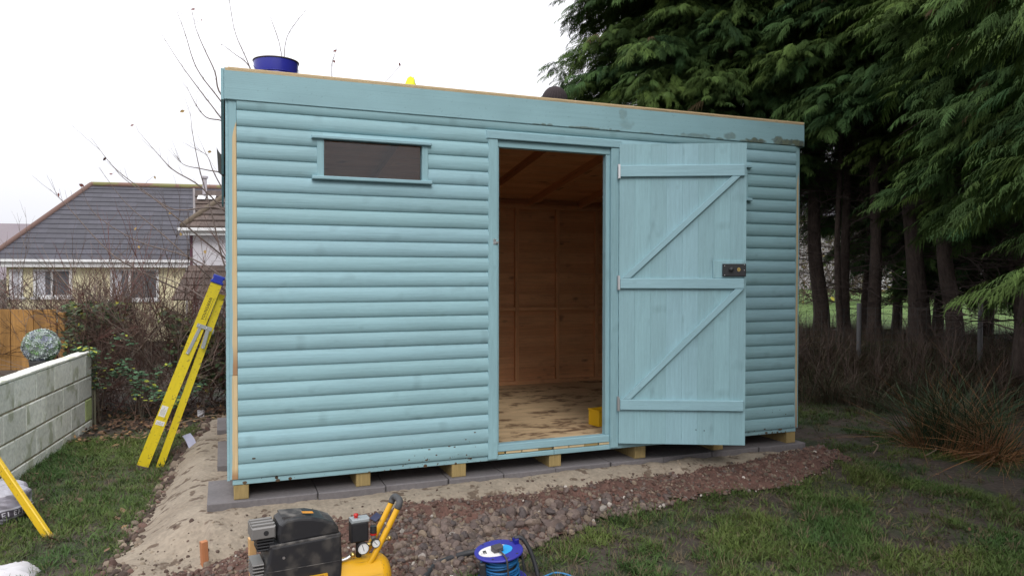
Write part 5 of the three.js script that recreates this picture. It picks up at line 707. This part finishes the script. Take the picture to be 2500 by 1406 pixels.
// ------------------------------------------------------------------ air compressor
{
  const yT = tex(128, 128, (u, v) => mix3(mul3([0.72, 0.38, 0.012], 0.92 + 0.16 * fbm(u * 4, v * 4, 231, 4, 4)), [0.2, 0.12, 0.05], smooth(0.66, 0.78, fbm(u * 20, v * 20, 232, 4, 20)) * 0.7), { tile: 0.5 });
  const yel = mat({ map: yT, roughness: 0.38 }), plast = mat({ map: tex(128, 128, (u, v) => mix3([0.018, 0.018, 0.02], [0.06, 0.055, 0.05], smooth(0.5, 0.8, fbm(u * 7, v * 7, 233, 5, 7))), { tile: 0.4 }), roughness: 0.48 }), dusty = mat({ map: tex(128, 128, (u, v) => mix3([0.035, 0.033, 0.033], [0.13, 0.12, 0.11], smooth(0.3, 0.7, fbm(u * 8, v * 8, 234, 5, 8))), { tile: 0.3 }), roughness: 0.8 });
  const cast = mat({ color: [0.24, 0.23, 0.22], roughness: 0.55, metalness: 0.5 }), white = mat({ color: [0.72, 0.72, 0.7], roughness: 0.3 }), redM = mat({ color: [0.45, 0.02, 0.015], roughness: 0.4 });
  const t = thing('air_compressor', 'yellow and black portable air compressor with gauges and a raised handle', 'compressor', [0.277, -0.33, 1.158], 0.1);
  const tk = part('tank', lathe([[0.0001, -0.3], [0.04, -0.296], [0.075, -0.285], [0.098, -0.262], [0.105, -0.235], [0.105, 0.275], [0.098, 0.303], [0.075, 0.326], [0.04, 0.337], [0.0001, 0.341]], 36).rotateZ(-Math.PI / 2).translate(0.1, 0.122, 0), yel, t);
  for (const x of [-0.12, 0.3]) part('foot', merge([bevelBox(0.05, 0.05, 0.16, 0.006).translate(x, 0.022, 0)]), plast, t);
  for (const z of [-1, 1]) part('wheel', new THREE.CylinderGeometry(0.075, 0.075, 0.035, 28).rotateX(Math.PI / 2).translate(-0.16, 0.076, z * 0.135), black, t);
  part('bracket', merge([bevelBox(0.2, 0.07, 0.004, 0.001).translate(0.01, 0.175, 0.112), bevelBox(0.2, 0.004, 0.22, 0.001).translate(0.01, 0.213, 0.002)]), yel, t).userData.label = 'yellow mounting bracket with bolt slots';
  for (const [x, y] of [[0.055, 0.19], [0.085, 0.193]]) part('slot', bevelBox(0.02, 0.008, 0.002, 0.0008).translate(x, y, 0.1145), black, t); part('bolt', new THREE.CylinderGeometry(0.006, 0.006, 0.006, 6).rotateX(Math.PI / 2).translate(-0.07, 0.197, 0.117), steel, t);
  // motor shroud: side outline drawn in metres, given depth and rounded edges
  const sh = (pts, depth, bev) => { const s = new THREE.Shape(); pts.forEach(([x, y], i) => (i ? s.lineTo(x, y) : s.moveTo(x, y))); const g = new THREE.ExtrudeGeometry(s, { depth: depth - 2 * bev, bevelEnabled: true, bevelSize: bev, bevelThickness: bev, bevelSegments: 3, bevelOffset: -bev }); g.translate(0, 0, -(depth - 2 * bev) / 2); return boxUV(g); };
  const lower = [[-0.172, 0.175], [0.175, 0.165], [0.182, 0.25], [0.176, 0.385], [-0.14, 0.375], [-0.152, 0.31], [-0.175, 0.225]], upper = [[-0.1, 0.37], [0.172, 0.383], [0.168, 0.41], [0.15, 0.438], [0.1, 0.46], [0.045, 0.477], [-0.02, 0.484], [-0.07, 0.482], [-0.1, 0.462], [-0.108, 0.42]];
  const sd = part('shroud', sh(lower, 0.2, 0.012), plast, t); part('shroud_top', sh(upper, 0.17, 0.014), plast, sd); part('rib', bevelBox(0.318, 0.012, 0.012, 0.003).rotateZ(0.03).translate(0.015, 0.378, 0.092), dusty, sd); part('seam', bevelBox(0.33, 0.003, 0.003, 0.001).rotateZ(0.0).translate(0.005, 0.262, 0.1005), dusty, sd); part('screw', new THREE.CylinderGeometry(0.006, 0.006, 0.003, 12).rotateX(Math.PI / 2).translate(-0.085, 0.318, 0.1015), steel, sd);
  { const n = 14, pos = [], idx = []; for (let i = 0; i <= n; i++) { const q = i / n, x = lerp(-0.085, 0.15, q), y = 0.4865 - 0.0495 * Math.pow(q, 1.9); for (const z of [-0.06, 0.06]) pos.push(x, y + 0.004, z); for (const z of [-0.06, 0.06]) pos.push(x, y - 0.006, z); } for (let i = 0; i < n; i++) { const a = i * 4, b = a + 4; idx.push(a, a + 1, b, b, a + 1, b + 1, a + 1, a + 3, b + 1, b + 1, a + 3, b + 3, a, b, a + 2, a + 2, b, b + 2); } const g = new THREE.BufferGeometry(); g.setAttribute('position', new THREE.Float32BufferAttribute(pos, 3)); g.setIndex(idx); g.computeVertexNormals(); part('dusty_lid', boxUV(g), dusty, sd).userData.label = 'dusty grey lid of the motor shroud'; }
  part('warning_label', bevelBox(0.05, 0.002, 0.03, 0.0006).rotateZ(-0.14).translate(0.035, 0.487, 0.03), mat({ color: [0.6, 0.25, 0.02], roughness: 0.6 }), sd);
  // pump head and cylinder at the end of the shroud
  const pm = part('pump_head', merge([bevelBox(0.105, 0.055, 0.13, 0.006).translate(-0.165, 0.43, 0), ...[0, 1, 2].map((k) => bevelBox(0.1, 0.012, 0.014, 0.003).translate(-0.165, 0.462, -0.04 + k * 0.04))]), cast, t); part('port', new THREE.CylinderGeometry(0.011, 0.011, 0.004, 18).rotateX(Math.PI / 2).translate(-0.155, 0.43, 0.0655), black, pm);
  part('cylinder', merge([0, 1, 2, 3].map((k) => bevelBox(0.075, 0.008, 0.11, 0.002).translate(-0.155, 0.392 - k * 0.014, 0)).concat([new THREE.CylinderGeometry(0.03, 0.03, 0.07, 20).translate(-0.15, 0.37, 0)])), black, t);
  part('fan_guard', merge([...[0, 1, 2, 3, 4].map((k) => bevelBox(0.05, 0.006, 0.14, 0.002).translate(-0.19, 0.29 - k * 0.015, 0)), new THREE.CylinderGeometry(0.05, 0.05, 0.05, 24).rotateZ(Math.PI / 2).translate(-0.185, 0.2, 0)]), cast, t);
  // pressure switch, regulator and gauges
  const ps = part('pressure_switch', bevelBox(0.084, 0.095, 0.06, 0.006).translate(0.285, 0.352, 0), plast, t); part('switch_lid', bevelBox(0.088, 0.02, 0.062, 0.005).translate(0.288, 0.407, 0), mat({ color: [0.3, 0.33, 0.34], roughness: 0.5 }), ps); part('switch_knob', lathe([[0.0001, 0.022], [0.01, 0.02], [0.013, 0.012], [0.009, 0.006], [0.009, 0]], 16).translate(0.272, 0.417, 0), redM, ps); part('stem', tube([V(0.285, 0.22, 0), V(0.285, 0.31, 0)], 0.014, 12), plast, ps);
  part('manifold', merge([tube([V(0.29, 0.285, 0.03), V(0.37, 0.29, 0.03)], 0.012, 10), tube([V(0.3, 0.285, 0.0), V(0.3, 0.285, 0.05)], 0.01, 10)]), brass, t);
  const gauge = (x, y, rad, a) => { const gg = part('gauge', lathe([[0.0001, -0.012], [rad, -0.012], [rad, 0.006], [rad * 0.9, 0.009], [rad * 0.88, 0.004], [0.0001, 0.004]], 32).rotateX(Math.PI / 2).translate(x, y, 0.06), plast, t);
    const dial = canvasTex(128, 128, (c) => { c.fillStyle = '#e6e6e4'; c.fillRect(0, 0, 128, 128); c.strokeStyle = '#222'; c.lineWidth = 2; for (let k = 0; k <= 20; k++) { const q = 2.36 + (k / 20) * 4.71, l = k % 5 ? 50 : 44; c.beginPath(); c.moveTo(64 + Math.cos(q) * 56, 64 + Math.sin(q) * 56); c.lineTo(64 + Math.cos(q) * l, 64 + Math.sin(q) * l); c.stroke(); } });
    const dg = new THREE.CircleGeometry(rad * 0.88, 28).translate(x, y, 0.0655); part('dial', dg, new THREE.MeshStandardMaterial({ map: dial, roughness: 0.35 }), gg); part('needle', new THREE.BoxGeometry(0.0022, rad * 1.1, 0.0012).translate(0, rad * 0.12, 0).rotateZ(a).translate(x, y, 0.0668), black, gg); };
  gauge(0.29, 0.285, 0.029, 0.3); gauge(0.352, 0.3, 0.0215, 0.7);
  part('regulator_knob', new THREE.CylinderGeometry(0.016, 0.016, 0.032, 20).translate(0.35, 0.358, 0.03), plast, t); part('regulator_ring', new THREE.CylinderGeometry(0.0165, 0.0165, 0.008, 20).translate(0.35, 0.336, 0.03), redM, t); part('regulator_base', new THREE.CylinderGeometry(0.013, 0.013, 0.02, 16).translate(0.35, 0.32, 0.03), cast, t);
  part('pipe', tube(curve([[0.18, 0.232, 0.03], [0.215, 0.236, 0.03], [0.25, 0.25, 0.025]], 10), 0.008, 10), steel, t); part('elbow', new THREE.SphereGeometry(0.014, 16, 12).translate(0.248, 0.25, 0.03), brass, t); part('tap', merge([tube([V(0.37, 0.29, 0.03), V(0.42, 0.3, 0.03)], 0.008, 10), new THREE.SphereGeometry(0.012, 12, 10).translate(0.43, 0.302, 0.03)]), brass, t);
  // handle: two bent tubes with a dark grip across the top
  const leg = (z) => curve([[0.3, 0.17, z * 0.8], [0.335, 0.22, z], [0.4, 0.33, z], [0.468, 0.455, z], [0.474, 0.47, z]], 20);
  for (const z of [0.05, -0.05]) part('handle_tube', tube(leg(z), 0.0145, 14), yel, t);
  part('handle_grip', tube(curve([[0.464, 0.448, 0.05], [0.474, 0.47, 0.05], [0.48, 0.482, 0.035], [0.481, 0.484, 0], [0.48, 0.482, -0.035], [0.474, 0.47, -0.05], [0.464, 0.448, -0.05]], 30), 0.0165, 14), mat({ color: [0.07, 0.07, 0.072], roughness: 0.7 }), t);
}
// ------------------------------------------------------------------ cable reel
{
  const blueP = mat({ color: [0.035, 0.035, 0.3], roughness: 0.42 }), cable = mat({ color: [0.015, 0.13, 0.33], roughness: 0.5 }), plas = mat({ color: [0.03, 0.03, 0.033], roughness: 0.55 });
  const t = thing('cable_reel', 'blue cable reel lying on its side wound with blue flex', 'cable reel', [1.262, -0.3, 1.226]); const R = 0.124, top = 0.168;
  const hub = new THREE.Group(); t.rotation.set(0.05, 0, 0.09); t.rotation.order = 'XYZ';
  const fl = part('flange', lathe([[0.0001, top - 0.008], [R - 0.006, top - 0.008], [R, top - 0.004], [R, top + 0.002], [R - 0.006, top + 0.006], [0.0001, top + 0.006]], 48), blueP, t); part('flange', lathe([[0.0001, 0.0], [R + 0.01, 0.0], [R + 0.014, 0.006], [R + 0.012, 0.014], [0.0001, 0.014]], 48), blueP, t);
  const lab = canvasTex(512, 512, (c) => { c.fillStyle = '#e2dfdc'; c.fillRect(0, 0, 512, 512); c.save(); c.beginPath(); c.arc(520, 190, 250, 0, 7); c.fillStyle = '#2f9fe0'; c.fill(); c.restore(); c.fillStyle = '#2a2422'; c.save(); c.translate(96, 300); c.rotate(-0.1); c.fillRect(-24, -86, 48, 150); c.fillStyle = '#d8d4d0'; c.fillRect(-8, -70, 16, 52); c.restore(); c.strokeStyle = '#222'; c.lineWidth = 6; c.beginPath(); c.arc(48, 250, 14, 0, 5); c.stroke(); });
  { const s = new THREE.Shape(); const n = 40; for (let i = 0; i < n; i++) { const a = (i / n) * 6.2832, x = Math.cos(a) * 0.088, y = Math.sin(a) * 0.062; i ? s.lineTo(x, y) : s.moveTo(x, y); } const g = new THREE.ExtrudeGeometry(s, { depth: 0.0015, bevelEnabled: false }).rotateX(-Math.PI / 2).translate(-0.018, top + 0.0062, 0.004), p = g.attributes.position, u = g.attributes.uv; for (let i = 0; i < p.count; i++) u.setXY(i, clamp((p.getX(i) + 0.106) / 0.176), clamp((p.getZ(i) + 0.058) / 0.124)); part('label', g, new THREE.MeshStandardMaterial({ map: lab, roughness: 0.45 }), t).userData.label = 'white and light blue printed label on the flange'; }
  part('plug', merge([bevelBox(0.052, 0.028, 0.048, 0.007).rotateY(0.15).translate(-0.012, top + 0.022, 0.012), tube(curve([[-0.01, top + 0.02, 0.035], [-0.006, top + 0.018, 0.09], [-0.005, top + 0.008, 0.128], [-0.004, top - 0.04, 0.132], [-0.002, 0.05, 0.13], [0.0, 0.02, 0.128]], 24), 0.0045, 8)]), mat({ color: [0.07, 0.062, 0.062], roughness: 0.55 }), t);
  for (const a of [0.9, 1.5, 2.2, -0.6, 4.2]) part('vent', bevelBox(0.012, 0.002, 0.008, 0.0005).translate(Math.cos(a) * 0.108, top + 0.0066, Math.sin(a) * 0.108), plas, t);
  const r = rng(6), pts = []; const wind = []; for (let k = 0; k < 15; k++) { const y = 0.02 + k * 0.0095, q = [], tl = (r() - 0.5) * 0.02, rr = 0.083 + (k % 3) * 0.004 + 0.006 * (1 - k / 15); for (let i = 0; i <= 36; i++) { const a = (i / 36) * 6.2832; q.push(V(Math.cos(a) * rr, y + tl * Math.cos(a + k) + 0.0095 * (i / 36), Math.sin(a) * rr)); } wind.push(tube(q, 0.0056, 6, false)); } part('flex', merge(wind), cable, t); part('drum', new THREE.CylinderGeometry(0.08, 0.08, 0.155, 32).translate(0, 0.086, 0), plas, t);
  part('catch', bevelBox(0.024, 0.03, 0.036, 0.004).translate(0.106, top + 0.016, -0.03), mat({ color: [0.01, 0.012, 0.2], roughness: 0.4 }), t);
  part('carry_frame', merge([tube(curve([[0.1, top + 0.03, -0.035], [0.135, top + 0.028, -0.03], [0.165, top - 0.02, -0.01], [0.185, 0.06, 0.02], [0.19, -0.02, 0.05]], 20), 0.011, 10), tube(curve([[0.1, top + 0.02, -0.06], [0.13, top - 0.02, -0.05], [0.14, 0.02, -0.02]], 12), 0.007, 8), bevelBox(0.03, 0.15, 0.03, 0.006).translate(-0.108, 0.075, 0.05)]), plas, t);
  const cb = single('loose_flex', tube(curve([[1.36, -0.275, 1.32], [1.45, -0.27, 1.31], [1.54, -0.262, 1.3], [1.62, -0.278, 1.36], [1.66, -0.292, 1.5], [1.7, -0.29, 1.8]], 40), 0.0045, 8), mat({ color: [0.03, 0.2, 0.42], roughness: 0.5 }), 'end of blue flex trailing from the cable reel over the grass', 'cable');
  single('black_hose', tube(curve([[0.86, -0.24, 1.2], [0.98, -0.245, 1.02], [1.08, -0.235, 0.98], [1.2, -0.225, 0.97], [1.26, -0.215, 1.0]], 24), 0.016, 10), plas, 'short black hose half buried in the stones behind the cable reel', 'hose');
}
// ------------------------------------------------------------------ small things lying about
{
  const r = rng(17);
  const lump = (w, h, d, amp, seed, sq = 1) => { const g = new THREE.SphereGeometry(1, 56, 36), p = g.attributes.position; for (let i = 0; i < p.count; i++) { const q = V().fromBufferAttribute(p, i), s = (v) => Math.sign(v) * Math.pow(Math.abs(v), sq); const n = 1 + amp * (fbm(q.x * 2 + seed, q.y * 2 + q.z * 1.4, seed, 4) - 0.5) + amp * 0.35 * (1 - Math.abs(2 * fbm(q.x * 5 + 3, q.z * 5 + q.y * 4, seed + 1, 2) - 1)); p.setXYZ(i, s(q.x) * w * n, s(q.y) * h * n, s(q.z) * d * n); } g.computeVertexNormals(); return g; };
  const bagT = canvasTex(1024, 512, (c, w, h) => { c.fillStyle = '#b9b7c0'; c.fillRect(0, 0, w, h); c.fillStyle = '#8f8a94'; c.fillRect(0, h * 0.3, w, h * 0.2); c.fillStyle = '#4a454e'; c.fillRect(0, h * 0.52, w, h * 0.11); c.fillStyle = '#c8c5cc'; for (let i = 0; i < 40; i++) { const x = i * 27; if (i % 7 === 6) continue; c.fillRect(x, h * 0.535, 5, h * 0.08); if (i % 2) c.fillRect(x, h * 0.535, 17, 6); if (i % 3) c.fillRect(x, h * 0.57, 15, 6); if (i % 4 === 1) c.fillRect(x, h * 0.6, 17, 6); } c.fillStyle = '#77727c'; for (let i = 0; i < 26; i++) c.fillRect(i * 42, h * (0.34 + 0.05 * (i % 2)), 26, 5); c.fillStyle = '#3a2226'; for (let i = 0; i < 9; i++) { c.beginPath(); c.ellipse((i * 137) % w, h * (0.72 + 0.02 * (i % 4)), 40, 12, 0.4, 0, 7); c.fill(); } });
  const bag = single('plastic_sack', lump(0.19, 0.12, 0.15, 0.5, 19, 0.8), new THREE.MeshStandardMaterial({ map: bagT, roughness: 0.35 }), 'crumpled white plastic sack with a dark printed band on the grass', 'sack'); bag.position.set(-1.36, -0.2, -0.86); bag.rotation.set(0.25, 1.9, -0.25); bag.scale.setScalar(0.88);
  const sk = single('white_sack', lump(0.27, 0.17, 0.2, 0.4, 23, 0.85), mat({ color: [0.56, 0.54, 0.56], roughness: 0.5 }), 'plain white bulging sack at the edge of the lawn', 'sack'); sk.position.set(-1.18, -0.425, 0.27); sk.rotation.set(0, 0.5, -0.12);
  const peg = (x, z, y, h, m, ry, rz, label) => { const o = single('timber_peg', swapUV(bevelBox(0.034, h, 0.03, 0.002)), m, label, 'peg'); o.position.set(x, y, z); o.rotation.set(0.05, ry, rz); };
  peg(-0.145, 0.52, -0.215, 0.15, mat({ map: bareT, color: [0.75, 0.4, 0.3], roughness: 0.8 }), 0.4, 0.04, 'reddish timber peg driven into the rubble beside the sand'); peg(0.085, 0.82, -0.17, 0.24, mat({ map: bareT, color: [1, 0.8, 0.6], roughness: 0.8 }), 0.2, 0.03, 'pale timber peg standing behind the compressor head');
  const scrap = (name, label, cat, x, z, w, d, c, tilt) => { const g = new THREE.PlaneGeometry(w, d, 8, 8).rotateX(-Math.PI / 2), p = g.attributes.position; for (let i = 0; i < p.count; i++) p.setY(i, 0.04 * w * Math.sin(p.getX(i) * 40) + 0.25 * d * (fbm(p.getX(i) * 14, p.getZ(i) * 14, 251, 3) - 0.4)); const th = g.clone().translate(0, -0.002, 0); g.computeVertexNormals(); const o = single(name, merge([g, th]), mat({ color: c, roughness: 0.5, side: THREE.DoubleSide }), label, cat); o.position.set(x, Math.max(sandAt(x, z) > 0 ? sandY(x, z) : groundY(x, z), rubbleAt(x, z) > 0 ? rubY(x, z) : -9) + 0.02, z); o.rotation.set(tilt, r() * 3, tilt * 0.6); };
  scrap('plastic_scrap', 'torn white plastic scrap on the soil beside the ladder', 'scrap', -0.3, -2.05, 0.2, 0.07, [0.42, 0.42, 0.55], 0.5); scrap('plastic_scrap', 'small dark blue plastic offcut on the sand', 'scrap', 0.79, 0.38, 0.055, 0.05, [0.03, 0.035, 0.08], 0.3);
  scrap('plastic_scrap', 'pale wrapper lying under the hedge behind the ladder', 'scrap', -0.28, -4.1, 0.16, 0.07, [0.5, 0.48, 0.5], 0.3);
  // sticks under the hedge
  for (const [x, z, l, a, label] of [[-0.25, -3.6, 0.55, 0.2, 'long thin dead stick on the ground under the hedge'], [-0.1, -3.75, 0.4, -0.5, 'shorter dead stick lying close against the hedge foot'], [5.35, -0.2, 0.55, 0.7, 'curved dead stick in the grass between shed and tussock'], [5.7, 0.12, 0.4, 0.3, 'short dead stick at the foot of the sedge tussock']]) { const o = single('stick', tube(curve([[-l / 2, 0, 0], [-l / 6, 0.035, 0.03], [l / 6, 0.025, -0.02], [l / 2, 0.0, 0.02]], 12), 0.0055, 6), mat({ color: [0.2, 0.15, 0.1], roughness: 0.9 }), label, 'stick'); o.position.set(x, groundY(x, z) + 0.03, z); o.rotation.y = a; }
  const tb = thing('yellow_tub', 'small yellow plastic tub on the shed floor inside the doorway', 'tub', [2.7, 0.0925, -0.4], 0.2), tm = mat({ color: [0.72, 0.42, 0.01], roughness: 0.5 });
  const wall = (w, x, z, ry) => part('side', bevelBox(w, 0.12, 0.006, 0.002).translate(0, 0.06, 0).rotateX(0).rotateY(ry).translate(x, 0, z), tm, tb); wall(0.13, 0, 0.06, 0); wall(0.13, 0, -0.06, 0); wall(0.113, 0.062, 0, Math.PI / 2); wall(0.113, -0.062, 0, Math.PI / 2); part('base', bevelBox(0.118, 0.006, 0.112, 0.002).translate(0, 0.004, 0), tm, tb); part('rim', merge([bevelBox(0.14, 0.008, 0.008, 0.002).translate(0, 0.122, 0.064), bevelBox(0.14, 0.008, 0.008, 0.002).translate(0, 0.122, -0.064), bevelBox(0.008, 0.008, 0.118, 0.002).translate(0.066, 0.122, 0), bevelBox(0.008, 0.008, 0.118, 0.002).translate(-0.066, 0.122, 0)]), tm, tb);
}

renderer.render(scene, camera);
